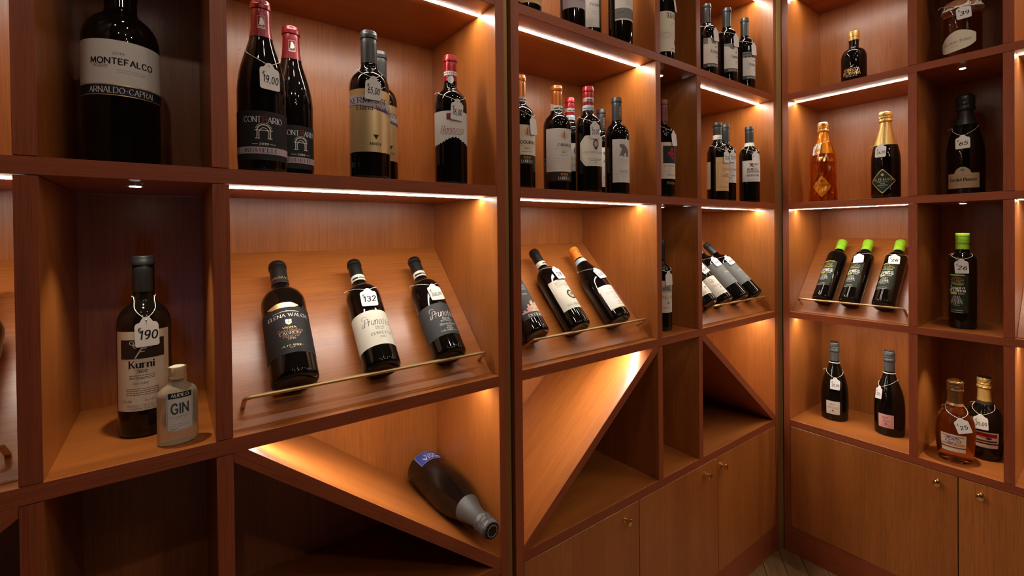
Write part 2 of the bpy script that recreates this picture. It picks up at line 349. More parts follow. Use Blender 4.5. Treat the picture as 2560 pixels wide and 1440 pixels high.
# ------------------------------------------------------------------ the three shelf units
PH = .1035                                             # plinth height
def rack_rail(parent, x0, x1, sf):
    """bent brass rod on the slanted board: foot, corner, long rod, corner, foot"""
    s = Vector((0, .69786, .71623)); n = Vector((0, -.71623, .69786)); p0 = Vector((0, .0314, .001))
    P = lambda x, a, h: Vector((x, 0, 0))+p0+s*a+n*h
    pts = []
    rr = .010
    hh = .042; G = lambda h: sf-.006*h/hh
    pts += [P(x0, sf, .0), P(x0, G(hh-rr), hh-rr)]
    for i in range(5):
        t = i/4*PI/2; h = hh-rr+rr*math.sin(t); pts.append(P(x0+rr*(1-math.cos(t)), G(h), h))
    for i in range(1, 8): pts.append(P(x0+rr+(x1-x0-2*rr)*i/8, G(hh), hh))
    for i in range(5):
        t = PI/2-i/4*PI/2; h = hh-rr+rr*math.sin(t); pts.append(P(x1-rr*(1-math.cos(t)), G(h), h))
    pts.append(P(x1, sf, 0))
    m = MB(); m.tube(pts, .0037, 8); obj('rail', m, 'brass', parent, True)
def unit(label, mat, cols, diag, racks, doors, knobs):
    R = root('shelf_unit', label, 'shelf', mat, 'cherry shelf units')
    e = [0]
    for c in cols: e += [e[-1]+T, e[-1]+T+c]
    e.append(e[-1]+T); W = e[-1]
    z0, z1 = FLOOR, SH[0]
    for x in (0, W-T):
        m = MB(); m.box((x, 0, z0), (x+T, DEP+.012, z1)); obj('side_panel', m, 'cherry_vertical', R, bevel=.0007)
        m = MB(); m.box((x+.0002, -.0008, z0), (x+T-.0002, .0006, z1)); obj('edge_strip', m, 'cherry_edge_vertical', R)
    m = MB(); m.box((T, DEP, z0), (W-T, DEP+.010, z1)); obj('back_panel', m, 'cherry_vertical', R)
    for i, z in enumerate(SH):
        m = MB(); m.box((T, .0006, z-HS), (W-T, DEP, z)); o = obj('shelf', m, 'cherry_horizontal', R, bevel=.0006)
        m = MB(); m.box((T+.0004, -.0006, z-HS+.0003), (W-T-.0004, .0008, z-.0003)); obj('edge_strip', m, 'cherry_edge_horizontal', o)
    tops = [SH[i+1] for i in range(4)]; bots = [SH[i]-HS for i in range(4)]
    for r in range(4):
        zt, zb = SH[r]-HS, SH[r+1]
        for c in (0, 1):
            x = e[2+2*c]
            m = MB(); m.box((x, .0008, zb+.0004), (x+T, DEP, zt-.0008)); o = obj('divider', m, 'cherry_vertical', R, bevel=.0006)
            m = MB(); m.box((x+.0002, -.0006, zb+.0012), (x+T-.0002, .001, zt-.0012)); obj('edge_strip', m, 'cherry_edge_vertical', o)
        for c, wdt in enumerate(cols):
            x0, x1 = e[1+2*c], e[2+2*c]
            if c != 1:      # wide cells: led strip in a thin profile
                m = MB(); m.box((x0+.001, .0555, zt-.0006), (x1-.001, .0695, zt+.004)); o = obj('led_strip', m, 'steel', R)
                m = MB(); m.box((x0+.001, .0568, zt-.0012), (x1-.001, .0682, zt-.0006)); obj('diffuser', m, 'led_diffuser', o)
            elif r in (1, 2, 3) and not (r == 3 and label.startswith('open')):
                cx = (x0+x1)/2
                m = MB(); m.lathe([(0, .0), (0, .0125), (-.0035, .0125), (-.0045, .0115), (-.0045, .008)], 24); o = obj('spotlight', m, 'steel', R, True, loc=(cx, .07, zt))
                m = MB(); m.lathe([(-.0036, .008), (-.0052, .0072), (-.0056, 0)], 20); obj('lens', m, 'spot_lens', o, True)
                if r in SPOTS[label[:4]]:
                    l = lamp('spot_beam', 'SPOT', (0, 0, -.009), SPOT_W*SPOTS[label[:4]][r], (1, .86, .62), .006, angle=math.radians(82), blend=.8); l.parent = o
    for c, kind in diag:                               # diagonal boards in the lowest open row
        x0, x1 = e[1+2*c], e[2+2*c]; zt, zb = -HS, SH[4]
        L = math.hypot(x1-x0, zt-zb); a = math.atan2(zt-zb, x1-x0)
        g = x1-x0; hh = zt-zb; th = .0235
        k1, k2 = th*.5/math.sin(a), th*.5/math.cos(a)
        poly = [(0, hh), (k1, hh), (g, k2), (g, 0), (g-k1, 0), (0, hh-k2)] if kind == '\\' else [(g, hh), (g, hh-k2), (k1, 0), (0, 0), (0, k2), (g-k1, hh)]
        m = MB(); m.prism(poly, .0012, DEP-.0005)
        rot = Matrix.Rotation(a if kind == '\\' else -a, 3, 'Y')       # build in the board's own frame so the grain runs along it
        m.v = [tuple(rot.inverted() @ Vector(p)) for p in m.v]
        o = obj('diagonal_board', m, 'cherry_horizontal', R, bevel=.0005, loc=(x0, 0, zb)); o.rotation_euler = rot.to_euler()
        n = len(poly); m = MB(); m.prism([(x*.998+.001*g, z) for x, z in poly], -.0004, .0014)
        m.v = [tuple(rot.inverted() @ Vector(p)) for p in m.v]; obj('edge_strip', m, 'cherry_edge_horizontal', o)
    for c, rx0, rx1 in racks:                          # slanted display boards with a brass rail
        x0, x1 = e[1+2*c], e[2+2*c]
        m = MB(); s = (.69786, .71623); t = .016
        y0, za, y1, zb = .0314, .001, DEP-.0005, .2880
        prof = [(y0, za), (y1, zb), (y1, zb-.022), (y0+.0235, za)]
        P = [(x, y, z) for x in (x0+.0008, x1-.0008) for y, z in prof]
        m.add(P, [(0, 1, 2, 3), (7, 6, 5, 4), (0, 4, 5, 1), (1, 5, 6, 2), (2, 6, 7, 3), (3, 7, 4, 0)])
        o = obj('display_board', m, 'cherry_horizontal', R)
        rack_rail(o, rx0, rx1, .046 if label.startswith('midd') else .038)
        m = MB(); m.box((x0+.0008, .0268, 0), (x1-.0008, .0303, .0012)); obj('stop_strip', m, 'cherry_horizontal', o)
    m = MB(); m.box((T, .0008, FLOOR), (W-T, .02, FLOOR+PH)); obj('plinth', m, 'cherry_edge_horizontal', R, bevel=.0006)
    zt = SH[4]-HS-.0022
    for (a, b), kx in zip(doors, knobs):
        m = MB(); m.box((a+.0012, -.0002, FLOOR+PH+.002), (b-.0012, .0195, zt)); o = obj('door', m, 'cherry_vertical', R, bevel=.0008)
        m = MB(); m.lathe([(0, .0075), (.002, .0075), (.003, .0042), (.010, .0036), (.0125, .0052), (.0145, .0088), (.017, .0102), (.0195, .0098), (.0205, .0085), (.0208, 0)], 22)
        m.v = [(x, -z, y) for x, y, z in m.v]
        obj('knob', m, 'bright_brass', o, True, loc=(kx, -.0002, -.4915))
    return R, e
SPOTS = {'open': {2: 2.3, 1: .08}, 'midd': {1: .15, 2: .35}, 'corn': {1: .5, 2: .7, 3: 3.0}}
W0 = .52
A, eA = unit('open shelf unit at the left holding the tallest bottles', Matrix(), [W0, .194, W0], [(0, '/'), (2, '\\')],
         [(0, .06, .523), (2, .804, 1.2865)], [(.0234, .4503), (.4503, .8772), (.8772, 1.3041)], [.38, .81, .94])
B, eB = unit('middle shelf unit whose two diagonal boards form a V below its racks', Matrix.Translation((UB, 0, 0)), [.5188, .1951, .5173], [(0, '/'), (2, '\\')],
         [(0, .08, .527), (2, .90, 1.287)], [(.0234, .4489), (.4489, .8732), (.8732, 1.3015)], [.3863, .7947, .8954])
MC = Matrix.Translation((XC, YC, 0)) @ Matrix.Rotation(-PI/2, 4, 'Z')
Cu, eC = unit('corner shelf unit on the right wall with sparkling wine and olive oil', MC, [.3702, .1954, W0], [],
         [(0, .0458, .3752), (2, .66, 1.13)], [(.0234, .5133), (.5133, .84), (.84, 1.1565)], [.4652, .5644, .89])
for z in (SH[3]+.036, SH[2]+.014, SH[1]+.014, SH[1]+.36):
    m = MB(); m.lathe([(0, 0), (0, .0022), (.0012, .0018), (.0016, 0)], 12); m.v = [(zz, x, y) for x, y, zz in m.v]
    obj('shelf_pin', m, 'steel', Cu, True, loc=(T+.0002, .0125, z))
def trim(name, poly, z1=1.29):
    m = MB(); n = len(poly)
    m.add([(x, y, FLOOR) for x, y in poly]+[(x, y, z1) for x, y in poly], [tuple(range(n))[::-1], tuple(range(n, 2*n))]+[(i, (i+1) % n, (i+1) % n+n, i+n) for i in range(n)])
    o = obj(name, m, 'aged_brass'); o['kind'] = 'structure'; return o
WA = eA[-1]
trim('trim_1', [(WA+.0006, .002), (WA+.0105, .002), (WA+.0105, .0055), (WA+.0135, .0055), (WA+.0135, .03), (WA+.0006, .03)])
m = MB(); m.box((WA+.0137, .022, FLOOR), (UB-.0004, .2, 1.29)); o = obj('gap_shade', m, 'dark_gap'); o['kind'] = 'structure'  # dark filler standing in for the shade in the gap between units
trim('trim_3', [(2.6736, .0), (2.6886, -.0122), (2.6886, .03), (2.6736, .03)])
# ------------------------------------------------------------------ bottles
PROF = dict(
bordeaux=[(0,.84),(.004,.93),(.014,.985),(.03,1),(.60,1),(.635,.985),(.665,.93),(.69,.84),(.712,.70),(.73,.555),(.745,.46),(.765,.41),(.80,.392),(1,.38)],
burgundy=[(0,.86),(.004,.94),(.014,.985),(.03,1),(.46,1),(.52,.975),(.58,.91),(.64,.80),(.70,.66),(.75,.54),(.79,.46),(.83,.41),(.88,.385),(1,.375)],
magnum=[(0,.86),(.004,.94),(.014,.985),(.03,1),(.60,1),(.64,.985),(.68,.92),(.71,.81),(.735,.66),(.75,.53),(.765,.45),(.785,.42),(1,.40)],
champagne=[(0,.88),(.005,.95),(.02,1),(.40,1),(.46,.985),(.53,.925),(.60,.82),(.66,.69),(.72,.56),(.78,.45),(.83,.39),(.88,.36),(1,.35)],
teardrop=[(0,.90),(.006,.95),(.03,.97),(.20,1),(.33,.99),(.42,.945),(.50,.85),(.57,.715),(.63,.575),(.68,.46),(.73,.38),(.78,.34),(.84,.32),(1,.32)],
round=[(0,.76),(.008,.82),(.05,.87),(.14,.93),(.28,.99),(.38,1),(.47,.965),(.55,.86),(.61,.69),(.655,.5),(.69,.41),(.73,.375),(.80,.36),(1,.36)],
squat=[(0,.90),(.006,.96),(.03,1),(.52,1),(.57,.975),(.62,.90),(.66,.77),(.685,.60),(.70,.47),(.72,.40),(.76,.385),(1,.385)],
oil=[(0,.92),(.006,.97),(.02,1),(.70,1),(.725,.985),(.745,.93),(.76,.83),(.775,.68),(.787,.55),(.80,.49),(.84,.47),(1,.46)],
flask=[(0,.90),(.02,1),(.62,1),(.67,.96),(.72,.80),(.75,.62),(.77,.50),(.80,.46),(.86,.46),(1,.46)])
def smooth_prof(P):
    """Catmull-Rom through the shoulder so that the silhouette is round"""
    out = []
    for i in range(len(P)-1):
        a, b, c, d = P[max(i-1, 0)], P[i], P[i+1], P[min(i+2, len(P)-1)]
        n = 1 if (c[0]-b[0] > .12 or b[0] < .03) else 3
        for k in range(n):
            t = k/n; z = b[0]+(c[0]-b[0])*t
            m1 = (c[1]-a[1])/max(c[0]-a[0], 1e-6); m2 = (d[1]-b[1])/max(d[0]-b[0], 1e-6); h = c[0]-b[0]
            r = (2*t**3-3*t*t+1)*b[1]+(t**3-2*t*t+t)*h*m1+(-2*t**3+3*t*t)*c[1]+(t**3-t*t)*h*m2
            out.append((z, b[1] if n == 1 else r))
    return out+[P[-1]]
FR = {'F': Matrix(), 'R': Matrix.Rotation(-PI/2, 4, 'Z')}
S_ = Vector((0, .69786, .71623)); N_ = Vector((0, -.71623, .69786)); P0_ = Vector((0, .0314, .001))
def frame(org, ax, e1):
    ax = ax.normalized(); e1 = (e1-ax*e1.dot(ax)).normalized(); e2 = ax.cross(e1)
    M = Matrix((e2, -e1, ax)).transposed().to_4x4(); M.translation = org; return M
def on_rack(x, R, along=.0495, skew=0):
    k = math.radians(skew); a = S_*math.cos(k)+Vector((math.sin(k), 0, 0))
    return frame(P0_+N_*(R+.0003)+S_*along+Vector((x, 0, 0)), a, N_)
def on_rack_c(y, R, along=.0495, skew=0):
    return MC @ on_rack(-(y-YC), R, along, skew)
def stand(x, y, z, mode='F', yaw=0):
    return Matrix.Translation((x, y, z+.0002)) @ FR[mode] @ Matrix.Rotation(math.radians(yaw), 4, 'Z')
PAPERC = dict(white=(.66, .62, .58), cream=(.66, .59, .47), ivory=(.70, .66, .57), grey=(.30, .30, .30), black=(.016, .016, .018), charcoal=(.055, .055, .058), navy=(.014, .018, .035),
   gold=(.70, .50, .25), tan=(.62, .42, .22), yellow=(.78, .50, .06), dgreen=(.012, .035, .022), beige=(.50, .40, .27), pink=(.66, .36, .33), blue=(.055, .075, .33), red=(.30, .03, .03),
   purple=(.15, .08, .18), silver=(.55, .55, .53), ltblue=(.50, .62, .70), olive=(.22, .30, .05), lime=(.40, .55, .08), brown=(.16, .07, .03), orange=(.62, .26, .06), dkbrown=(.03, .018, .012),
   crimson=(.30, .01, .03), dkred=(.16, .012, .012), oildark=(.018, .026, .014), midgrey=(.17, .17, .165), white2=(.82, .80, .76), lav=(.42, .36, .40))
for k_, c_ in PAPERC.items(): paper(k_, c_)
for k_ in ('gold', 'silver'): pbsdf('foil_'+k_, PAPERC[k_], .40, .7)
pbsdf('foilprint', (.85, .62, .30), .35, .7); pbsdf('whiteprint', (.80, .78, .75), .6); pbsdf('lace', (.70, .66, .60), .9)
class Bottle:
    def __init__(s, name, label, cat, M, prof, R, H, mat='dark_glass', group=None, sx=1, sy=1, seg=48, wine=None):
        s.R, s.H, s.P, s.sx = R, H, smooth_prof(PROF[prof]), sx
        s.rt = root(name, label, cat, M, group); s.rnd = random.Random(len(bpy.data.objects)); s.label = label; s.M = M
        m = MB(); P = [(.012*H, 0), (.008*H, .45*R), (.001*H, .74*R)]+[(z*H, r*R) for z, r in s.P]
        if mat != 'dark_glass': P[:3] = [(.0, 0)]
        m.lathe(P+[(H, 0)], seg, sx=sx, sy=sy); s.body = obj('glass_body', m, mat, s.rt, True)
    def r(s, z):
        t = max(0, min(1, z/s.H)); P = s.P
        for (a, ra), (b, rb) in zip(P, P[1:]):
            if a <= t <= b: return s.R*(ra+(rb-ra)*(t-a)/max(b-a, 1e-9))
        return s.R*P[-1][1]
    def capsule(s, color, t0=.795, lip=.945, mat=None):
        H = s.H; o = .0007; r1 = s.r(H)+o; P = [(t0*H, s.r(t0*H)+.0001), (t0*H, s.r(t0*H)+o)]
        for k in range(1, 6):
            t = t0+(lip-t0)*k/5; P.append((t*H, s.r(t*H)+o))
        P += [((lip+.004)*H, r1*.97), ((lip+.008)*H, r1*1.09), ((lip+.030)*H, r1*1.10), ((lip+.034)*H, r1*1.04), (H*.993, r1*1.04), (H*1.001, r1*.97), (H*1.002, r1*.86), (H*1.002, 0)]
        m = MB(); m.lathe(P, 36); s.cap = obj('capsule', m, mat or 'cap_'+color, s.rt, True); return s.cap
    def foil(s, color, t0, t1=.87, bulge=1.28, rough=.035, wire=True):
        """sparkling wine foil: smooth skirt from t0 to t1, crumpled hood over cork and wire above"""
        H = s.H; m = MB(); P = [(t0*H, s.r(t0*H)+.0001)]
        for k in range(9):
            t = t0+(t1-t0)*k/8; P.append((t*H, s.r(t*H)+.0008))
        m.lathe(P, 40); s.cap = obj('foil_skirt', m, 'cap_'+color, s.rt, True)
        rn = s.r(t1*H); m = MB()
        e = (1-t1); g = lambda f: (t1+e*f)*H
        P = [(g(0), rn+.0006), (g(.05), rn*bulge*.93), (g(.13), rn*bulge*1.03), (g(.22), rn*bulge*1.0), (g(.32), rn*bulge*.92), (g(.42), rn*bulge*.97), (g(.54), rn*bulge*.93), (g(.66), rn*bulge*.98), (g(.78), rn*bulge*.97), (g(.88), rn*bulge*.93), (g(.95), rn*bulge*.82), (g(.99), rn*bulge*.55), (g(1.0), 0)]
        m.lathe(P, 30, jit=rough, rnd=s.rnd); obj('foil_hood', m, 'cap_'+color, s.rt, False)
    def band(s, z0, z1, mat, name='neck_band', text=None, tc='ink', th=0, o=.0012):
        m = MB(); m.lathe([(z0, s.r(z0)+.0002), (z0, s.r(z0)+o), (z1, s.r(z1)+o), (z1, s.r(z1)+.0002)], 36); b = obj(name, m, mat, s.rt, True)
        if text: s.put(b, text, th, (z0+z1)/2, 1, tc, o+.0003)
        return b
    def put(s, parent, quads, th, z0, u, mat, off, name='lettering'):
        mb = wrap_quads(quads, s.r, math.radians(th), z0, u, off)
        o = obj(name, mb, mat, parent); return o
    def lab(s, th, half, z0, z1, mat, shape=None, name='label', off=.0003, rows=1, n=30):
        m = MB(); h = z1-z0; n = max(n, int(half*2/3.2)); half = math.radians(half); th_ = math.radians(th)
        rows = rows if abs(s.r(z0)-s.r(z1)) < 1e-4 else 8
        for i in range(n+1):
            t = -1+2*i/n; b, tp = shape(t) if shape else (0, 1)
            for j in range(rows+1):
                z = z0+h*(b+(tp-b)*j/rows); a = th_+half*t; r = s.r(z)+off
                m.v.append((r*math.sin(a), -r*math.cos(a), z))
        k = rows+1
        for i in range(n):
            for j in range(rows): m.f.append((i*k+j, (i+1)*k+j, (i+1)*k+j+1, i*k+j+1))
        o = obj(name, m, ('paper_'+mat) if 'paper_'+mat in MATS else mat, s.rt, 'full')
        return Lab(s, o, th, z0, h, off)
class Lab:
    def __init__(s, b, o, th, z0, h, off): s.b, s.o, s.th, s.z0, s.h, s.off, s.n = b, o, th, z0, h, off, 0
    def q(s, quads, mat='ink', name='lettering'):
        s.n += 1; m = 'paper_'+mat if 'paper_'+mat in MATS else mat
        s.b.put(s.o, quads, s.th, s.z0, s.h, m, s.off+.00012+.00004*s.n, name); return s
    def t(s, txt, v, size, style='serif', mat='ink', x=0, w=None, space=2.0, rot=0, align='c'):
        return s.q(text_quads(txt, x, v-size/2, size, style, w, space, align, rot), mat)
    def lines(s, vs, w, size, mat='ink', x=0, align='c'):
        q = []
        for v in vs: q += micro(x, v, w, size, s.b.rnd, align)
        return s.q(q, mat, 'small_print')
    def pic(s, quads, mat, name='emblem'): return s.q(quads, mat, name)
TAGSHAPE = None
def price_tag(b, label, th, zh, ztop, length=.041, width=.031, text='', thb=None, lean=0, small='€', rough=1, ts=.0120, tie=95, tails=True):
    """scalloped card hanging on a string round the bottle neck; th/zh: where its hole sits on the bottle"""
    th_ = math.radians(th); thb_ = math.radians(thb if thb is not None else th); zb = zh-length
    # outside the glass at both ends
    def P(a, z, o): r = max(b.r(z), 0)+o; return Vector((r*math.sin(a), -r*math.cos(a), z))
    out = .0028
    for _ in range(30):
        top = P(th_, zh, out); bot = P(thb_, zb, out)
        ok = True
        for k in range(1, 8):
            p = top.lerp(bot, k/8)
            if math.hypot(p.x, p.y) < b.r(p.z)+.0014: ok = False
        if ok: break
        out += .0006
    ydir = (top-bot).normalized(); nrm = Vector((math.sin((th_+thb_)/2), -math.cos((th_+thb_)/2), 0)); nrm = (nrm-ydir*nrm.dot(ydir)).normalized(); xdir = ydir.cross(nrm)
    if lean:
        q = Matrix.Rotation(math.radians(lean), 3, nrm); ydir = q @ ydir; xdir = q @ xdir
    F = Matrix((xdir, ydir, nrm)).transposed().to_4x4(); F.translation = top
    R = root('price_tag', label, 'price tag', b.M @ F, 'paper price tags tied to bottle necks')
    hw = width/2; L = length; sh = .0125
    outline = [(-hw, -L+.003), (-hw+.0009, -L+.0009), (-hw+.003, -L), (hw-.003, -L), (hw-.0009, -L+.0009), (hw, -L+.003), (hw, -sh+.002)]
    for k in range(5):
        a = -PI*.05-k/4*PI*.45; outline.append((hw-.0005+.0038*0-(1-math.cos(k/4*PI/2))*.0062, -sh+.003+math.sin(k/4*PI/2)*.0050))
    outline += [(.0058, .0008), (.0040, .0030), (.0015, .0042)]
    half = [p for p in outline if p[0] > 0]; left = [(-x, y) for x, y in half[::-1]]
    # mirrored outline
    rt = [p for p in half]; out2 = rt+left
    m = MB(); n = len(out2); t = .0005
    m.add([(x, y, -t/2) for x, y in out2]+[(x, y, t/2) for x, y in out2], [tuple(range(n))[::-1], tuple(range(n, 2*n))]+[(i, (i+1) % n, (i+1) % n+n, i+n) for i in range(n)])
    obj('card', m, 'tag_card', R)
    m = MB(); m.add([(.0011*math.cos(k*PI/5), .0011*math.sin(k*PI/5)-.0008, t/2+.00008) for k in range(10)], [tuple(range(10))]); obj('hole', m, 'ink', R)
    if text or small:
        qs = text_quads(small, -hw*.62, -L*.43, .0062, 'hand')
        if text: qs += text_quads(text, .0012, -L*.72, ts, 'hand', w=min(width*.74, ts*.66*len(text)+.004), rot=math.radians(b.rnd.uniform(-3, 5)))
        m = MB()
        for q in qs: m.add([(x, y, t/2+.00012) for x, y in q], [tuple(range(len(q)))])
        obj('lettering', m, 'ink', R)
    inv = F.inverted(); zs = ztop; ta = math.radians(tie); pts = []
    hole = Vector((0, -.0008, .0006))
    def S(a, z): r = b.r(z)+.0011; return inv @ Vector((r*math.sin(a), -r*math.cos(a), z))
    pts.append(hole)
    for k in range(1, 9): t_ = k/9; pts.append(S(th_+ta*t_, zh+(zs-zh)*t_))
    for k in range(0, 15): pts.append(S(th_+ta+(2*PI-2*ta)*k/14, zs+.002*math.sin(PI*k/14)))
    for k in range(8, 0, -1): t_ = k/9; pts.append(S(th_-ta*t_, zh+(zs-zh)*t_))
    pts.append(hole+Vector((0, 0, .0004)))
    m = MB(); m.tube(pts, .00055, 5)
    if tails:
        a = th_-ta*.9; p = S(a, zs); q1 = p+(inv.to_3x3() @ Vector((math.sin(a)*.012, -math.cos(a)*.012, -.006))); m.tube([p, p.lerp(q1, .5)+Vector((0, .002, 0)), q1], .0005, 5)
    obj('string', m, 'string', R, True)
    return R
# ------------------------------------------------------------------ what stands on the shelves
Z0, Z1, Z2, Z3 = SH[1], SH[2], SH[3], SH[4]
GS, GR, GO, GW = 'bottles standing on the shelves', 'bottles lying on the slanted racks', 'green capped olive oil bottles', 'sparkling wine bottles'
def oct_(c, k): return lambda t: ((c*max(0, (abs(t)-k)/(1-k))), 1-(c*max(0, (abs(t)-k)/(1-k))))
def diamond(t): a = abs(t); return (max(0, (a-.06)*.53), min(1, 1-(a-.06)*.53))
# --- left unit, upper row
b = Bottle('wine_bottle', 'huge magnum with white and navy label in the dark narrow cell at upper left', 'bottle', stand(.6443, .163, Z1), 'magnum', .052, .352, group=GS)
b.capsule('black', .84)
l = b.lab(1, 88, .1382, .2092, 'white'); u = l.h
l.t('2019', .70, .055, 'sans', 'midgrey', -.03, .21).t('MONTEFALCO', .52, .13, 'sansb', 'ink', .05, 1.20).t('ROSSO', .40, .06, 'sans', 'red', -.36, .28).lines([.33, .28], .55, .022, 'beige', .22)
l = b.lab(1, 88, .1201, .1382, 'navy', name='label_band'); l.q(rectq(-3.9, .90, 3.9, 1.0, 24)+rectq(-3.9, .0, 3.9, .07, 24), 'foil_gold', 'gold_line').t('ARNALDO-CAPRAI', .47, .50, 'serif', 'whiteprint', .1, 4.9)
def contrario(lab, x, y, th, cls=None):
    b = Bottle('wine_bottle', lab, 'bottle', stand(x, y, Z1), 'burgundy', .0384, .300, group=GS)
    b.capsule('maroon', .785)
    for k in (-5, 100, -115):
        a = math.radians(k); q = frameq(-.0058, -.011, .0058, .011, .0004, 1)+discq(0, .0045, .0024, .0036)+discq(.0003, -.001, .0032, .0045)+lineq([(-.004, -.006), (.003, .004)], .0012)+lineq([(.0035, .003), (.004, -.004)], .0008)+rectq(-.0055, -.0105, .0055, -.0098)+rectq(-.0055, -.0085, .0055, -.0079)
        b.put(b.cap, q, k, .2605, 1, 'whiteprint', .0011, 'emblem')
    l = b.lab(th, 86, .0197, .1021, 'black')
    l.t('CONT', .825, .115, 'serif', 'whiteprint', -.215, .33).t('%', .835, .13, 'fine', 'red', .012, .075).t('ARIO', .825, .115, 'serif', 'whiteprint', .225, .30)
    a = []
    for s_ in (-1, 1):
        a += lineq([(s_*.125, .44), (s_*.125, .60)], .012)+lineq([(s_*.085, .44), (s_*.085, .59)], .010)+lineq([(s_*.155, .44), (s_*.07, .44)], .014)+lineq([(s_*.16, .605), (s_*.07, .605)], .014)+lineq([(s_*.105, .47), (s_*.105, .58)], .005)
    a += ringq(0, .585, .066, .078, 12, 0, PI)+ringq(0, .595, .115, .135, 14, .15, PI-.15)+ringq(0, .60, .15, .158, 14, .3, PI-.3)+rectq(-.16, .60, .16, .612)
    l.pic(a, 'whiteprint').t('2019', .325, .042, 'bold', 'whiteprint', 0, .17).q(lineq([(-.22, .325), (-.11, .325)], .008)+lineq([(.11, .325), (.22, .325)], .008), 'whiteprint')
    l = b.lab(th, 86, .0300, .0415, 'lav', name='label_band', off=.0006)
    l.t('ANTO', .5, .58, 'serif', 'ink', -1.95, 1.75).t('!', .5, .58, 'serif', 'red', -.72, .45).t('ELLI', .5, .58, 'serif', 'ink', .75, 1.75)
    return b
c1 = contrario('front burgundy bottle with maroon capsule and black arch label in left wide cell', .8396, .0491, -5)
c2 = contrario('second burgundy bottle with maroon capsule standing behind its twin, without price tag', .9036, .1281, 12)
price_tag(c1, 'price tag reading 19,00 on the front burgundy bottle with maroon capsule', 11, .1695+.012, .2120, .043, .032, '19,00', 16, -6)
def kermit(lab, x, y, R, th):
    b = Bottle('wine_bottle', lab, 'bottle', stand(x, y, Z1), 'bordeaux', R, .298, group=GS)
    b.capsule('charcoal', .785)
    l = b.lab(th, 92, .0526, .1748, 'foil_gold')
    q = []
    for i in range(16):
        x0, x1 = -.50+i*.0625, -.50+(i+1)*.0625; f = lambda x: .055*math.sin(x*4.2)
        q.append([(x0, .695-f(x0)), (x1, .695-f(x1)), (x1, .855-.9*f(x1)), (x0, .855-.9*f(x0))])
    l.q(q, 'lav', 'label_ribbon')
    q = []
    for i in range(16):
        x0, x1 = -.50+i*.0625, -.50+(i+1)*.0625; f = lambda x: .055*math.sin(x*4.2); g = lambda x: max(.012, (x+.1)*.16)
        q.append([(x0, .685-f(x0)), (x1, .685-f(x1)), (x1, .685-f(x1)+g(x1)), (x0, .685-f(x0)+g(x0))])
    l.q(q, 'purple', 'label_ribbon')
    l.t('KERMESSE', .815, .085, 'serif', 'ink', -.10, .66).t('CUVÉE', .755, .06, 'serif', 'beige', .02, .30).t('Elena Walch', .702, .075, 'serif', 'ink', .02, .60)
    l.pic(ringq(.33, .70, .052, .062, 18)+ringq(.33, .70, .036, .041, 18)+ringq(.33, .70, .01, .02, 10), 'lav')
    l.pic([[(.02, .20), (.065, .275), (-.025, .275)]], 'dkbrown').t('MMXV', .13, .048, 'serif', 'ink', .02, .19)
    return b
k1 = kermit('front gold label bottle with slate capsule in the middle of left wide cell', 1.0338, .0559, .039, -6)
k2 = kermit('gold label bottle half hidden behind another of the same kind', 1.0883, .1435, .0375, 11)
price_tag(k1, 'price tag reading 65,00 on the front gold label bottle', -8, .1955, .226, .043, .030, '65,00', -8, -3)
b = Bottle('wine_bottle', 'bottle with red capsule and white label ending in a black castle skyline', 'bottle', stand(1.2210, .0590, Z1), 'bordeaux', .0364, .292, group=GS)
b.capsule('red', .80)
q = []
for j in range(2):
    for i in range(-4, 5): q += rectq(i*.0040-.0017, .246+j*.0050, i*.0040+.0017, .2500+j*.0050, 1)
b.put(b.cap, q, -25, 0, 1, 'whiteprint', .0011, 'checker_print'); b.put(b.cap, discq(0, .236, .0068, .0085, 20), -25, 0, 1, 'foil_silver', .0013, 'seal')
rr = random.Random(3)
def castle(t):
    h = .24*math.exp(-((t-.1)/.5)**2)+.03*(int((t+1)*15) % 2)
    return (h*.9, 1)
l = b.lab(-25, 84, .0860, .1607, 'white', castle, n=60)
l.pic(rectq(-.16, .74, .16, .93, 4), 'red').q(frameq(-.14, .76, .14, .91, .012, 2), 'dkred').t('Benozzo', .46, .20, 'script', 'red', .0, .72).lines([.315], .62, .035, 'midgrey')
price_tag(b, 'price tag reading 16,00 on the bottle with castle skyline label', -6, .183, .207, .043, .029, '16,00', -4, -6)
# --- middle unit, first wide cell, middle row
def lunelli(b, th, half, z0, z1):
    l = b.lab(th, half, z0, z1, 'dkbrown', name='label_band')
    q = []
    for i in (-1, 0, 1): q += ringq(i*.30, .72, .06, .12, 14, .6 if i < 0 else 0, 2*PI-.6 if i < 0 else 2*PI)
    l.pic(q, 'orange').t('LUNELLI', .30, .26, 'serif', 'whiteprint', 0, 1.30).lines([.47], .6, .06, 'beige')
def sun_emblem(l, v, r):
    q = ringq(0, v, r*.92, r, 22)+ringq(0, v, r*.55, r*.62, 18)
    for k in range(14): a = k*PI/7; q += lineq([(r*.62*math.cos(a), v+r*.62*math.sin(a)), (r*.92*math.cos(a), v+r*.92*math.sin(a))], r*.12)
    l.pic(q, 'orange').pic(lineq([(0, v-r*.6), (0, v+r*1.25)], r*.16)+lineq([(-r*.4, v), (r*.4, v)], r*.12)+lineq([(-r*.3, v+r*.3), (r*.3, v+r*.3)], r*.1)+lineq([(-r*.35, v-r*.3), (r*.35, v-r*.3)], r*.1), 'dkred')
b = Bottle('wine_bottle', 'copper capped bottle cut off by the upright at the left end of its cell', 'bottle', stand(1.4262, .0689, Z1), 'bordeaux', .0376, .290, group=GS)
b.capsule('copper', .81); b.band(.222, .2345, 'paper_silver', text=micro(0, -.002, .04, .006, b.rnd))
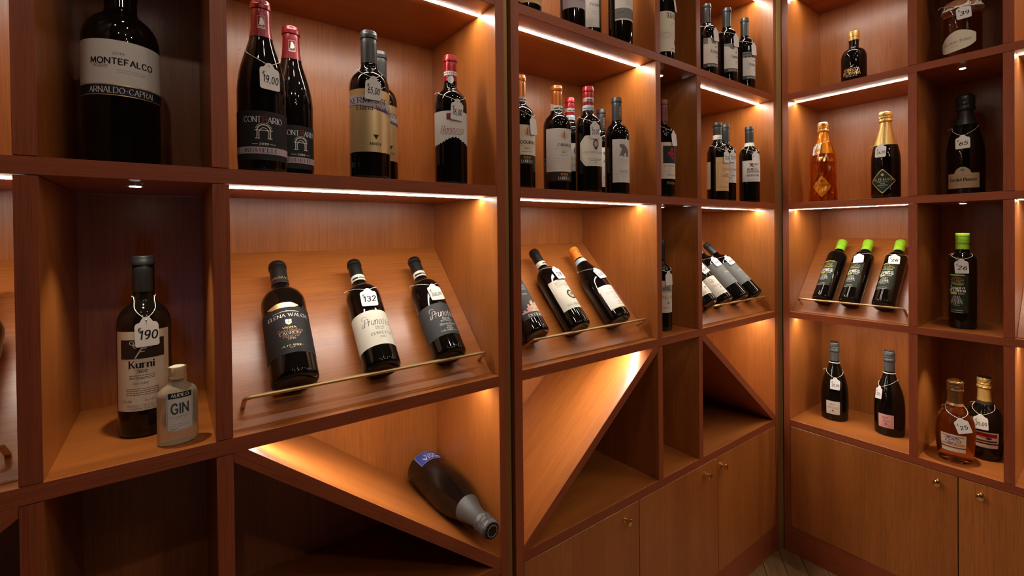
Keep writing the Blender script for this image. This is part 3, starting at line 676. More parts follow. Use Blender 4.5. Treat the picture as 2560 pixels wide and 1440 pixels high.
l = b.lab(-10, 72, .0851, .1592, 'cream'); sun_emblem(l, .74, .125); l.t('ZIGGURAT', .42, .095, 'sansb', 'ink', 0, .78).t('Montefalco rosso', .315, .06, 'script', 'beige', .05, .62).lines([.24, .19], .2, .025).lines([.10], .42, .025)
lunelli(b, -10, 72, .0621, .0851)
price_tag(b, 'price tag turned edgewise on the copper capped bottle beside the upright', 14, .180, .208, .044, .030, '', 22, 0, '')
b = Bottle('wine_bottle', 'copper capped bottle with tall pale label and a paper tab at its neck', 'bottle', stand(1.5599, .0781, Z1), 'bordeaux', .0376, .290, group=GS)
b.capsule('copper', .81); nb = b.band(.222, .2355, 'paper_silver', text=micro(0, -.003, .05, .008, b.rnd))
m = MB(); m.box((-.0265, -.006, .221), (-.0135, -.0055, .238)); obj('paper_tab', m, 'tag_card', nb)
l = b.lab(-11, 81, .0540, .1688, 'white'); sun_emblem(l, .825, .085); l.t('CARAPACE', .615, .062, 'bold', 'ink', .06, .44).t('Montefalco Sagrantino', .535, .05, 'script', 'beige', .05, .55).lines([.47, .43], .13, .018).lines([.375], .2, .016).lines([.30, .25, .205, .155, .105, .06], .9, .013, 'beige', -.1)
lunelli(b, -11, 81, .0285, .0540)
def octo(lab, x, y, th, tag):
    b = Bottle('wine_bottle', lab, 'bottle', stand(x, y, Z1), 'bordeaux', .0365, .295, group=GS)
    c = b.capsule('red', .775)
    b.band(.2525, .2635, 'foil_silver', 'capsule_band', text=micro(0, -.003, .03, .006, b.rnd)); b.band(.2285, .2425, 'paper_ltblue', text=micro(0, -.003, .05, .006, b.rnd), tc='paper_midgrey')
    l = b.lab(th, 71, .0717, .1542, 'ivory', oct_(.23, .66) if tag else None, n=40)
    l.q(lineq([(-.30, .94), (.30, .94)], .006)+lineq([(-.30, .06), (.30, .06)], .006)+lineq([(-.50, .27), (-.50, .73)], .006)+lineq([(.50, .27), (.50, .73)], .006)+lineq([(-.50, .73), (-.30, .94)], .006)+lineq([(-.50, .27), (-.30, .06)], .006), 'beige')
    q = []
    for k in range(11): a = k*2*PI/11; q += discq(.0+.085*math.cos(a), .73+.12*math.sin(a), .032, .04, 7)
    l.pic(q, 'purple').pic(discq(0, .73, .055, .085), 'beige').pic(rectq(-.05, .545, .05, .60), 'navy').t('CIACCI PICCOLOMINI', .45, .06, 'serif', 'midgrey', -.02, .80).t('ROSSO DI MONTALCINO', .23, .032, 'serif', 'ink', 0, .5).lines([.18], .4, .02).lines([.11], .1, .03)
    return b
o1 = octo('red capped bottle with eight-sided ivory label and price tag in the middle of its cell', 1.6478, .0453, -13, True)
o2 = octo('red capped bottle seen between two others at the back of the cell', 1.6804, .1532, -13, False)
price_tag(o1, 'price tag reading 20,00 over the eight-sided ivory label', -19, .189, .212, .044, .029, '20,00', -14, -3)
BEAR = [(-.096,.884),(-.04,.892),(.037,.866),(.10,.80),(.15,.725),(.136,.604),(.06,.604),(.075,.65),(.045,.69),(.01,.65),(.02,.604),(-.11,.62),(-.06,.72),(-.045,.79),(-.10,.83)]
def inpoly(x, y, P):
    r = False
    for (a, b), (c, d) in zip(P, P[1:]+P[:1]):
        if (b > y) != (d > y) and x < (c-a)*(y-b)/(d-b)+a: r = not r
    return r
def lohsa(lab, x, y):
    b = Bottle('wine_bottle', lab, 'bottle', stand(x, y, Z1), 'bordeaux', .0355, .290, group=GS)
    b.capsule('charcoal', .765)
    q = []
    for f in text_quads('LOHSA', 0, -.0030, .0062, 'sans', .030): q.append([(-y_, x_) for x_, y_ in f])
    b.put(b.cap, q, -8, .246, 1, 'paper_gold', .0012)
    l = b.lab(-16, 55, .0360, .1617, 'white')
    rr = random.Random(5); q = []; q2 = []
    outl = lambda x: (.70+.0*x, .70)
    for i in range(24):
        for j in range(20):
            x_, v = -.13+i*.0125, .60+j*.0150
            body = inpoly(x_+.011, v+.009, BEAR); hole_ = False
            if body and not hole_: (q if rr.random() < .6 else q2).extend(rectq(x_, v, x_+.0105, v+.0125))
    l.pic(q, 'brown').pic(q2, 'purple').t('LOHSA', .50, .048, 'serif', 'beige', .02, .34, 3).lines([.435], .2, .014, 'beige').t('MORELLINO', .265, .022, 'serif', 'midgrey', 0, .22).lines([.235], .16, .014).lines([.20], .48, .008).lines([.14], .06, .016)
    return b
lohsa('front charcoal capped bottle with bear mosaic label at the right end of its cell', 1.7817, .0584)
lohsa('charcoal capped bottle behind the one with the bear mosaic label', 1.8409, .1749)
# --- middle unit, narrow column
b = Bottle('wine_bottle', 'bottle with dark red capsule and picture label in the dark narrow cell', 'bottle', stand(1.9845, .0429, Z1), 'bordeaux', .0375, .312, group=GS)
b.capsule('darkred', .78)
l = b.lab(-24, 45, .0573, .1721, 'cream')
l.pic(rectq(-.17, .42, .235, .90, 4), 'black').pic(discq(.08, .80, .05, .05)+discq(.05, .69, .10, .06)+lineq([(.06, .74), (.1, .55)], .06)+lineq([(-.02, .70), (.04, .62)], .04), 'crimson').t('FURELI', .345, .045, 'serif', 'midgrey', .05, .36).lines([.285], .08, .014).lines([.22, .185], .36, .010, 'midgrey', .03).t('Marin', .105, .06, 'script', 'purple', .06, .26)
b.put(b.body, text_quads('19 Vintage', 0, 0, .0085, 'script', 'w' and .030), -16, .040, 1, 'foilprint', .0005)
price_tag(b, 'price tag at the right of the dark red capped bottle in the narrow cell', 1, .205, .232, .044, .029, '', 9, 0, '')
b = Bottle('wine_bottle', 'bottle with tall cream label and red seal standing in the top narrow cell', 'bottle', stand(1.9886, .0435, Z0), 'bordeaux', .037, .296, group=GS)
b.capsule('black', .79)
l = b.lab(-20, 62, .0248, .1503, 'cream')
l.t('TIGNANELLO', .895, .135, 'serif', 'ink', .13, .44, 1.0)
q = ringq(.16, .64, .075, .083, 16)
for k in range(16): a = k*PI/8; q += lineq([(.16+.09*math.cos(a), .64+.09*math.sin(a)), (.16+.14*math.cos(a), .64+.14*math.sin(a))], .014)
l.pic(q, 'beige').lines([.50, .465, .43, .395, .36, .325], .46, .013, 'midgrey', -.02).pic(discq(.23, .25, .075, .075, 20), 'red', 'seal').lines([.07], .2, .03, 'midgrey', .15)
price_tag(b, 'price tag hanging edgewise from the cream label bottle in the top narrow cell', 14, .200, .222, .045, .029, '', 34, 0, '')
b = Bottle('wine_bottle', 'bottle with chateau label half hidden by the upright in the rack row', 'bottle', stand(2.0172, .0792, Z2), 'bordeaux', .036, .297, group=GS)
b.capsule('black', .79)
l = b.lab(-22, 42, .0605, .1647, 'cream')
l.q(rectq(-.27, .62, .27, .84, 5), 'beige').pic(rectq(-.14, .68, .14, .76)+[[(-.17, .76), (.17, .76), (.10, .81), (-.10, .81)]]+rectq(-.22, .66, -.15, .72)+rectq(.15, .66, .22, .72), 'midgrey').t('ORNELLAIA', .48, .085, 'serif', 'midgrey', 0, .50).lines([.40], .1, .02).pic(discq(.05, .29, .03, .04)+lineq([(-.02, .33), (.12, .33)], .012), 'midgrey').lines([.17, .13], .3, .02, 'midgrey', .02)
price_tag(b, 'small blank price tag in the dark narrow cell of the rack row', -13, .1925, .212, .043, .028, '', -11, 0, '')
# --- middle unit, right wide cell, middle row
b = Bottle('wine_bottle', 'bottle of which only a pale strip of label shows beside the upright', 'bottle', stand(2.2105, .100, Z1), 'bordeaux', .0366, .288, group=GS); b.capsule('black', .80)
l = b.lab(-24, 56, .040, .146, 'cream'); l.pic(discq(.20, .78, .06, .08), 'beige').t('BROLO', .58, .06, 'serif', 'midgrey', .12, .4).lines([.44, .36, .25, .12, .07], .5, .016, 'midgrey', .1)
b = Bottle('wine_bottle', 'bottle with blue white neck band and framed tan label', 'bottle', stand(2.3379, .0595, Z1), 'bordeaux', .0366, .290, group=GS)
b.capsule('charcoal', .80); b.band(.2275, .2435, 'paper_white2', text=micro(0, -.004, .03, .008, b.rnd), tc='paper_ltblue')
l = b.lab(-16, 54, .0370, .1586, 'tan'); l.q(frameq(-.22, .09, .26, .83, .006), 'brown').t('CAPARZO', .645, .055, 'serif', 'brown', .10, .36).t('Rosso', .50, .045, 'serif', 'brown', .10, .16).t('di Montalcino', .445, .045, 'serif', 'brown', .08, .34).lines([.385], .34, .008, 'brown', .08).lines([.29, .24], .14, .012, 'brown', .1).lines([.125], .4, .014, 'brown', .02).lines([.045], .3, .01, 'brown', .06)
l2 = b.lab(-128, 28, .045, .145, 'cream', name='back_label')
ba = b
b = Bottle('wine_bottle', 'charcoal capped bottle with white label partly behind the tan labelled one', 'bottle', stand(2.4120, .0700, Z1), 'bordeaux', .0366, .295, group=GS)
b.capsule('charcoal', .775)
l = b.lab(-8, 62, .0718, .1530, 'white'); l.lines([.86, .78], .4, .012, 'midgrey', .1).t('TORNESI', .60, .105, 'serif', 'midgrey', 0, .62).lines([.48], .6, .008).t('Brunello', .33, .06, 'italic', 'ink', -.03, .26).lines([.22, .19], .2, .025, 'ink', -.2).lines([.08, .05], .5, .01)
bb = b
b = Bottle('wine_bottle', 'bottle with red dragon crest label at the right end of its cell', 'bottle', stand(2.5407, .0430, Z1), 'bordeaux', .0368, .298, group=GS)
b.capsule('charcoal', .79); b.band(.2200, .2345, 'paper_ivory', text=micro(0, -.004, .04, .009, b.rnd))
l = b.lab(-43, 62, .0805, .1621, 'white')
l.pic(discq(-.07, .80, .05, .07)+lineq([(-.17, .88), (-.07, .78), (.03, .90)], .03)+lineq([(-.14, .70), (0, .84)], .035)+lineq([(0, .70), (-.14, .84)], .03)+lineq([(-.02, .68), (.04, .74)], .03), 'red').t('BRUNELLO', .585, .085, 'bold', 'ink', -.03, .44).t('di MONTALCINO', .475, .08, 'bold', 'ink', .03, .60).q(lineq([(-.27, .405), (.33, .405)], .006), 'ink').t('RISERVA 2016', .29, .085, 'bold', 'ink', .02, .56).lines([.12, .07], .5, .012)
price_tag(ba, 'price tag on the bottle with framed tan label', -10, .181, .206, .043, .028, '20,00', -8, 0)
price_tag(bb, 'price tag on the white labelled bottle behind the tan labelled one', -21, .188, .214, .041, .028, '52,00', -20, 0)
price_tag(b, 'plain price tag on the bottle with red dragon crest', -29, .193, .216, .044, .031, '', -28, 0)
# --- middle unit, right wide cell, top row
def photo_label(lab, x, y, H, th, name, year, motif, tagl, tagth):
    b = Bottle('wine_bottle', lab, 'bottle', stand(x, y, Z0), 'bordeaux', .0366, H, group=GS)
    b.capsule('charcoal', .76)
    l = b.lab(th, 57, .0505, .1552, 'white')
    l.q(rectq(-.345, .80, .345, .995, 8), 'midgrey', 'label_photo').pic(motif, 'silver' if name != 'Palafreno' else 'black').q(rectq(-.345, .0, .345, .125, 8), 'charcoal').t('Agricola Querciabella', .065, .055, 'serif', 'whiteprint', .04, .5)
    l.pic(discq(.10, .70, .025, .03)+lineq([(.04, .70), (.16, .70)], .014)+lineq([(.1, .64), (.1, .76)], .014), 'midgrey').t('2', .50, .22, 'fine', 'silver', -.17, .12).t(name, .545, .10, 'serif', 'ink', .08, .40).lines([.465], .3, .010, 'midgrey', .08).t(year, .36, .07, 'serif', 'midgrey', .16, .2)
    price_tag(b, tagl, tagth, .1885, .207, .045, .029, '', tagth+5, 0, '')
    return b
photo_label('bottle with photo strip label showing drapery, leftmost of the three alike', 2.3036, .0784, .290, -20, 'Turpino', '2017', [[(-.2, .80), (-.05, .80), (-.12, .99), (-.2, .99)], [(.1, .80), (.3, .80), (.2, .99), (.12, .99)]], 'price tag at the shoulder of the drapery label bottle', -7)
photo_label('bottle with photo strip label showing a grey dome, middle of the three alike', 2.4153, .0626, .300, -20, 'Camartina', '2014', discq(.12, .80, .13, .16, 16)[:8]+[[(-.345, .80), (-.1, .80), (-.2, .9), (-.345, .92)]], 'price tag at the shoulder of the grey dome label bottle', -10)
photo_label('bottle with patterned photo strip label, rightmost of the three alike', 2.5538, .0648, .300, -18, 'Palafreno', '2015', [q_ for i in range(5) for q_ in [[(-.3+i*.13, .81), (-.2+i*.13, .81), (-.25+i*.13, .88)]]]+ringq(.05, .93, .035, .05, 12)+rectq(-.34, .92, -.02, .945), 'price tag at the shoulder of the patterned label bottle', -11)
b = Bottle('wine_bottle', 'bottle almost wholly hidden behind the upright in the top right cell', 'bottle', stand(2.178, .105, Z0), 'bordeaux', .036, .29, group=GS); b.capsule('charcoal', .76)
b.lab(-20, 60, .05, .150, 'white').t('2016', .4, .09, 'serif', 'ink', .2, .3).lines([.6, .55], .4, .02)
price_tag(b, 'price tag jutting past the upright in the top right cell', 2, .195, .215, .05, .030, '22', 8, 0)
# --- middle unit, first wide cell, top row
b = Bottle('wine_bottle', 'bottle with yellowish framed label at the far left of the top shelf', 'bottle', stand(1.4604, .0781, Z0), 'bordeaux', .0374, .295, group=GS); b.capsule('black', .79)
l = b.lab(-14, 66, .040, .150, 'tan', oct_(.10, .72)); l.q(frameq(-.33, .10, .33, .93, .008), 'brown').t('ANTINORI', .17, .06, 'serif', 'brown', .05, .36).lines([.5, .4, .3], .4, .02, 'brown')
b = Bottle('wine_bottle', 'bottle with mauve grey label, second on the top shelf', 'bottle', stand(1.6150, .0690, Z0), 'bordeaux', .0352, .295, group=GS); b.capsule('black', .79)
l = b.lab(-10, 84, .068, .168, 'lav'); l.t('ANTINORI', .22, .045, 'serif', 'midgrey', .06, .28).pic(lineq([(.06, .33), (.06, .39)], .016)+lineq([(.03, .37), (.09, .37)], .01), 'midgrey').lines([.5, .6], .4, .015, 'midgrey')
b = Bottle('wine_bottle', 'slim bottle with white over grey label, third on the top shelf', 'bottle', stand(1.7500, .1300, Z0), 'bordeaux', .0330, .295, group=GS); b.capsule('black', .79)
l = b.lab(-45, 50, .073, .176, 'white'); l.q(rectq(-.28, 0, .28, .25, 6), 'silver').t('Poggio', .66, .085, 'serif', 'ink', .15, .34).lines([.45, .38], .16, .014, 'midgrey', .12)
b = Bottle('wine_bottle', 'bottle with white label crossed by a grey band, right end of the top shelf', 'bottle', stand(1.7900, .0480, Z0), 'bordeaux', .0352, .295, group=GS); b.capsule('black', .79)
l = b.lab(-14, 62, .073, .178, 'white'); l.q(rectq(-.36, .04, .36, .33, 8), 'midgrey').pic(ringq(.27, .17, .06, .085, 14), 'dkred').t('A', .66, .10, 'serif', 'red', .16, .1).lines([.5, .44], .3, .015, 'midgrey', .1).lines([.22, .19], .2, .012, 'ink', -.2)
# --- corner unit
b = Bottle('spirit_bottle', 'short black bottle with gold stopper and gold print on the upper corner shelf', 'bottle', stand(2.8229, -.2170, Z0, 'R'), 'squat', .0405, .215, group=GS)
m = MB(); m.lathe([(.181, .0158), (.181, .0178), (.195, .0180), (.1955, .0186), (.2125, .0186), (.2145, .0178), (.215, .0165), (.215, 0)], 30); obj('stopper', m, 'cap_gold', b.rt, True)
b.put(b.body, text_quads('VERNACCIA', 0, .0575, .0105, 'bold', .050, .8)+text_quads('DI CANNARA', 0, .0440, .0115, 'bold', .056, .8), 6, 0, 1, 'foilprint', .0006)
b.put(b.body, text_quads('DISTILLATO', 0, .0370, .0045, 'sans', .036), 6, 0, 1, 'whiteprint', .0006)
b.put(b.body, discq(0, .0745, .003, .0022)+lineq([(.002, .0755), (.006, .0790), (.008, .0785)], .0014)+lineq([(-.003, .0735), (-.005, .0705)], .0012)+lineq([(.002, .073), (.004, .0705)], .0012), 6, 0, 1, 'whiteprint', .0006, 'emblem')
b = Bottle('wine_bottle', 'large rosé bottle with shield label and lace bow in the top corner cell', 'bottle', stand(2.7506, -.5300, Z0, 'R'), 'champagne', .0460, .352, mat='rose_glass', group=GW)
b.foil('bronzefoil', .62)
def shield(t): a = abs(t); return (.06+.22*a**3+.10*t, 1-.30*a**1.6+.10*t-.06)
l = b.lab(-8, 60, .0135, .0850, 'cream', shield, n=36); l.t('Marchese Antinori', .47, .14, 'script', 'ink', 0, 1.0, rot=.10).t('ROSÉ', .27, .06, 'serif', 'midgrey', -.05, .2, 4)
m = MB(); m.lathe([(.150, .0435), (.152, .049), (.160, .0455), (.172, .042), (.178, .0415)], 40, jit=.06, rnd=random.Random(2)); obj('lace_ribbon', m, 'lace', b.rt)
price_tag(b, 'price tag reading 39 below the lace bow of the large rosé bottle', 12, .1525, .178, .040, .034, '39', 12, 4, '€', ts=.011)
b = Bottle('sparkling_wine_bottle', 'golden bottle wrapped in crinkled cellophane on the corner shelf', 'bottle', stand(2.7556, -.1355, Z1, 'R'), 'champagne', .0395, .310, mat='amber_glass', group=GW)
b.foil('gold', .60)
m = MB(); rw = random.Random(11); seg = 40; rows = 16
for j in range(rows+1):
    z = .002+.300*j/rows
    for i in range(seg):
        a = 2*PI*i/seg; r = b.r(z)+.0022+(.0045*max(0, 1-j/3)*(1+math.sin(a*9+1))*.8)+rw.uniform(0, .0028)+(.003 if 7 < j < 12 else 0)
        m.v.append((r*math.cos(a), r*math.sin(a), z))
for j in range(rows):
    for i in range(seg): m.f.append((j*seg+i, j*seg+(i+1) % seg, (j+1)*seg+(i+1) % seg, (j+1)*seg+i))
obj('cellophane_wrap', m, 'cellophane', b.rt)
m = MB()
for k in range(5):
    a = -1.9+k*.55; p = [(.044*math.sin(a), -.044*math.cos(a), .004), (.052*math.sin(a+.1), -.052*math.cos(a+.1), .001), (.050*math.sin(a+.3), -.050*math.cos(a+.3), .010), (.043*math.sin(a+.25), -.043*math.cos(a+.25), .016)]
    m.add(p, [(0, 1, 2, 3)])
obj('cellophane_ruffle', m, 'cellophane', b.rt)
l = b.lab(13, 46, .0181, .0976, 'yellow', diamond, n=36, off=.0006); l.pic(discq(0, .77, .05, .05), 'brown').t('ALTEMASI', .56, .10, 'serif', 'brown', 0, .62).lines([.47, .37, .28], .3, .02, 'orange')
b.R += .004
price_tag(b, 'price tag reading 34,00 on the golden cellophane bottle', -21, .222, .232, .043, .030, '34,00', -19, 4, ts=.0095)
b = Bottle('sparkling_wine_bottle', 'dark bottle with long gold foil and green diamond label on the corner shelf', 'bottle', stand(2.7595, -.3303, Z1, 'R'), 'champagne', .0422, .310, group=GW)
b.foil('gold', .605)
b.put(b.cap, [[(-y_, x_) for x_, y_ in f] for f in text_quads('ALTEMASI', 0, -.004, .0085, 'serif', .060)], 4, .232, 1, 'paper_beige', .0012)
l = b.lab(2, 52, .0178, .1018, 'foil_gold', diamond, n=40)
l2 = b.lab(2, 47, .0222, .0975, 'dgreen', diamond, n=40, off=.0007, name='label_field'); l2.pic(discq(0, .80, .055, .055, 16), 'foilprint').t('ALTEMASI', .58, .11, 'serif', 'foilprint', 0, .74).t('TRENTODOC', .47, .05, 'sans', 'foilprint', 0, .44).t('2018', .39, .045, 'sans', 'whiteprint', 0, .16).lines([.32, .28], .38, .022, 'whiteprint').lines([.20], .2, .02, 'foilprint')
price_tag(b, 'price tag reading 26,00 at the end of the long gold foil', -5, .187, .193, .043, .032, '26,00', -11, 6, ts=.0095)
b = Bottle('sparkling_wine_bottle', 'broad black magnum with beige bell shaped label in the dark corner cell', 'bottle', stand(2.8874, -.5154, Z1, 'R'), 'champagne', .0485, .345, group=GW)
b.foil('blackfoil', .70, .835, 1.34, .04)
def bell(t): a = abs(t); return (0, .70+.30*max(0, 1-(a/.52)**2)**.8 if a < .5 else .70)
l = b.lab(0, 51, .0262, .0969, 'beige', bell, n=44); l.pic(ringq(0, .82, .05, .09, 16, 0, PI)+discq(0, .82, .035, .04), 'midgrey').t('2018', .665, .05, 'serif', 'midgrey', 0, .14).t('Vintage Collection', .575, .05, 'script', 'midgrey', 0, .5).t("Ca'del Bosco", .405, .145, 'bold', 'ink', 0, .98, 1.2).lines([.29], .5, .02, 'midgrey').t('EXTRA BRUT', .19, .045, 'sans', 'midgrey', 0, .5, 3).lines([.08], .14, .025, 'midgrey')
price_tag(b, 'price tag reading 65 on the broad black magnum', 0, .200, .235, .043, .036, '65', 0, 2, ts=.012, tie=80)
# olive oil
def oil_bottle(lab, M):
    b = Bottle('olive_oil_bottle', lab, 'bottle', M, 'oil', .0338, .309, group=GO)
    H = .309; m = MB(); r = .0166
    m.lathe([(.257, .0155), (.257, .0168), (.270, .0168), (.2705, .0160), (.2775, .0160), (.278, .0174), (.283, .0176), (.2835, .0168), (.287, .0168), (.2875, .0176), (.2965, .0176), (.297, .0168), (.299, .0168), (.2995, .0176), (.3075, .0176), (.309, .0165), (.309, 0)], 34)
    obj('screw_cap', m, 'cap_green', b.rt, True)
    l = b.lab(-6, 40, .052, .176, 'oildark'); rr = b.rnd
    l.q(rectq(-.19, .965, .12, .995, 4), 'lime')
    q, q2 = [], []
    for k in range(90):
        a, rd = rr.uniform(0, PI), rr.uniform(.03, .14)**1.0; x_, v = -.03+rd*1.15*math.cos(a), .775+rd*math.sin(a)*1.2
        (q if rr.random() < .5 else q2).extend(discq(x_, v, .006, .006, 6))
    l.pic(q, 'beige', 'tree_print').pic(q2, 'orange', 'tree_print').pic(lineq([(-.03, .74), (-.03, .82)], .02), 'brown', 'tree_print')
    l.q([[(-.17+.045*i, .725+.012*math.sin(i*1.1)), (-.17+.045*(i+1), .725+.012*math.sin((i+1)*1.1)), (-.17+.045*(i+1), .765+.008*math.sin((i+1)*1.1)), (-.17+.045*i, .765+.008*math.sin(i*1.1))] for i in range(6)], 'olive')
    l.t('Tesoro', .655, .072, 'bold', 'whiteprint', -.03, .31).t("d'Oliva", .585, .072, 'bold', 'whiteprint', -.03, .34)
    l.q(rectq(-.18, .475, -.03, .535, 2), 'lime').lines([.52, .50, .48], .12, .012, 'whiteprint', .06)
    for tx, v, w_ in (('OLIO', .415, .14), ('EXTRA', .36, .18), ('VERGINE', .305, .25), ("D'OLIVA", .25, .25)): l.t(tx, v, .040, 'serif', 'whiteprint', -.04, w_)
    l.lines([.19], .13, .018, 'whiteprint', -.04).lines([.055, .0], .24, .018, 'whiteprint', -.04)
    return b
oil_bottle('leftmost lying green capped olive oil bottle, the one without a tag', on_rack_c(-.1403, .0338, .0395))
ob2 = oil_bottle('middle lying green capped olive oil bottle whose tag shows no figures', on_rack_c(-.2288, .0338, .0395))
ob3 = oil_bottle('rightmost lying green capped olive oil bottle, tagged 26, beside the upright', on_rack_c(-.3303, .0338, .0395))
ob4 = oil_bottle('green capped olive oil bottle standing upright in the dark corner cell', stand(2.7884, -.5235, Z2, 'R', -2))
price_tag(ob2, 'price tag with blank face on the middle lying oil bottle', -6, .2095, .238, .043, .033, '', 0, 2, '')
price_tag(ob3, 'price tag reading 26 on the rightmost lying oil bottle', 5, .2110, .238, .043, .033, '26', 12, 0, ts=.011)
price_tag(ob4, 'price tag reading 26 on the upright oil bottle', 6, .2235, .243, .044, .033, '26', 7, 2, ts=.012)
def brut(lab, x, y, paper_, word, th, z0, z1):
    b = Bottle('sparkling_wine_bottle', lab, 'bottle', stand(x, y, Z3, 'R'), 'teardrop', .0461, .307, group=GW)
    b.foil('greyfoil', .755, .865, 1.22, .04); b.band(.2235, .2262, 'whiteprint', 'neck_line', o=.0009)
    l = b.lab(th, 29, z0, z1, paper_); l.t('BRUT', .76, .10, 'bold', 'midgrey' if word == 'm' else 'crimson', -.02, .32, 4).t('Millesimato' if word == 'm' else 'Rosé', .52, .17 if word == 'm' else .2, 'script', 'midgrey' if word == 'm' else 'crimson', 0, .72 if word == 'm' else .36)
    l.pic(discq(-.03, .27, .05, .03, 8)+discq(.05, .27, .05, .03, 8)+[[(-.035, .29), (.035, .29), (0, .39)]], 'crimson').lines([.12], .64, .035, 'midgrey' if word == 'm' else 'crimson')
    return b
b = brut('black teardrop bottle with white label on the lowest corner shelf', 2.8488, -.139, 'ivory', 'm', 11, .0272, .0785)
price_tag(b, 'price tag reading 20,00 on the teardrop bottle with white label', 22, .168, .196, .043, .032, '20,00', 20, 0, ts=.0095)
b = brut('black teardrop bottle with pink label on the lowest corner shelf', 2.8462, -.3159, 'pink', 'r', 1, .0307, .0795)
price_tag(b, 'price tag at the left shoulder of the teardrop bottle with pink label', -36, .172, .200, .043, .028, '20,-', -37, 8, ts=.0095)
def round_bottle(lab, x, y, R, H, mat, th, foil_, pcs, z0, z1):
    b = Bottle('sparkling_wine_bottle', lab, 'bottle', stand(x, y, Z3, 'R'), 'round', R, H, mat=mat, group=GW)
    b.foil(foil_, .69, .855, 1.18, .04)
    if foil_ == 'bronzefoil': b.band(.1795, .187, 'foilprint', 'neck_line', o=.0012)
    else: b.band(.178, .188, 'paper_dkbrown', 'neck_line', o=.0012)
    l = b.lab(th, 37, z0+.016, z1, 'ivory'); l.pic(rectq(-.70, .10, .70, .90, 8), 'orange' if mat != 'dark_glass' else 'beige', 'picture_ground')
    pcs(l)
    l = b.lab(th, 37, z0, z0+.0115, 'ivory', name='label_strip'); l.lines([.4], 2.2, .12, 'beige')
    return b
def swirl(l):
    rr = random.Random(4); q = []; q2 = []
    for k in range(46):
        a = k*.33; r_ = .08+.008*k; (q if k % 3 else q2).extend(lineq([(-.05+r_*1.3*math.cos(a), .48+r_*.72*math.sin(a)), (-.05+(r_+.02)*1.3*math.cos(a+.4), .48+(r_+.02)*.72*math.sin(a+.4))], .085))
    q = [[(max(-.68, min(.68, x_)), max(.12, min(.88, v))) for x_, v in f] for f in q]; q2 = [[(max(-.68, min(.68, x_)), max(.12, min(.88, v))) for x_, v in f] for f in q2]
    l.pic(q, 'purple', 'picture').pic(q2, 'lav', 'picture').pic(discq(.30, .36, .20, .18), 'tan', 'picture')
def dusk(l):
    l.pic(rectq(-.70, .55, .70, .90, 8), 'crimson', 'picture').pic(rectq(-.70, .10, .70, .24, 8), 'dkred', 'picture').pic(discq(.1, .45, .22, .07)+lineq([(0, .36), (.3, .42)], .06)+lineq([(.05, .5), (.1, .3)], .04), 'dkbrown', 'picture').pic(lineq([(-.5, .5), (-.2, .5)], .08), 'orange', 'picture')
rb = round_bottle('round amber bottle with swirl picture label, front of the lowest dark corner cell', 2.7706, -.5078, .0493, .261, 'amber_glass', 4, 'bronzefoil', swirl, .0384, .0939)
rb2 = round_bottle('round black bottle with gold foil and crimson picture label behind the amber one', 2.8670, -.5626, .0455, .266, 'dark_glass', 15, 'gold', dusk, .0440, .0951)
price_tag(rb, 'price tag reading 25 on the round amber bottle', 23, .146, .176, .043, .036, '25', 29, 10, ts=.0105)
price_tag(rb2, 'price tag reading 25,00 on the round black bottle', -5, .146, .176, .044, .035, '25,00', -5, 4, ts=.010)
# --- left unit, rack row: narrow cell
b = Bottle('wine_bottle', 'black capped bottle with flower label standing beside the clear flask', 'bottle', stand(.6695, .1275, Z2), 'bordeaux', .0363, .293, group=GS)
b.capsule('black', .80)
l = b.lab(-4, 65, .0445, .1731, 'cream')
l.pic(rectq(-.235, .655, .245, .895, 7), 'dkbrown', 'picture')
st = [(-.065, .665), (-.03, .73), (0, .78), (.035, .86)]
q = lineq(st, .016)+lineq([(0, .78), (.05, .795)], .012)+lineq([(-.02, .74), (.03, .745)], .010)+ringq(-.03, .845, .028, .036, 12)+ringq(.03, .81, .03, .037, 12)+ringq(-.10, .855, .018, .026, 10)+lineq([(-.09, .83), (-.02, .80)], .010)+ringq(.09, .82, .022, .030, 10)+ringq(-.06, .815, .02, .028, 10)+ringq(-.05, .885, .018, .025, 10)
l.pic(q, 'cream').t('Kurni', .585, .085, 'bold', 'ink', -.0, .255).t('2020', .497, .036, 'bold', 'dkred', 0, .105).lines([.442, .418, .402], .26, .012, 'ink').t('RED WINE', .345, .028, 'serif', 'midgrey', -.01, .165).lines([.275, .25, .225, .20], .34, .012, 'ink').t('750 ML', .125, .026, 'serif', 'midgrey', -.17, .15).t('ALCOHOL 14,5%', .128, .026, 'serif', 'midgrey', .14, .24).t('PRODUCT OF ITALY', .066, .030, 'serif', 'midgrey', -.01, .30).t('CONTIENE SOLFITI', .030, .022, 'serif', 'midgrey', -.01, .26)
price_tag(b, 'price tag reading 190 on the bottle with flower label', 6, .1915, .226, .0435, .031, '190', 6, 2, ts=.013, tie=62, tails=False)
b = Bottle('gin_flask', 'small clear oval flask with cork stopper and white label', 'bottle', stand(.7127, .0425, Z2, 'F', 9), 'flask', .0190, .119, mat='clear_glass', group=GS, sx=1.42)
m = MB(); m.lathe([(.094, .0075), (.100, .0090), (.100, .0115), (.1035, .0118), (.1035, .0100), (.118, .0108), (.1192, .0102), (.1194, 0)], 28); obj('cork_stopper', m, 'cap_cork', b.rt, True)
m = MB(); m.lathe([(.1192, .0098), (.1198, .0092), (.12, 0)], 20, jit=.04, rnd=random.Random(8)); obj('paper_seal', m, 'paper_ivory', b.rt)
m = MB(); n = 14; hw, z0_, z1_ = .0172, .0225, .0815
for i in range(n+1):
    x_ = -hw+2*hw*i/n; y_ = -math.sqrt(max(0, 1-(x_/.0275)**2))*.0196
    m.v += [(x_, y_, z0_), (x_, y_, z1_)]
for i in range(n): m.f.append((2*i, 2*i+2, 2*i+3, 2*i+1))
gl_ = obj('label', m, 'paper_white', b.rt, 'full')
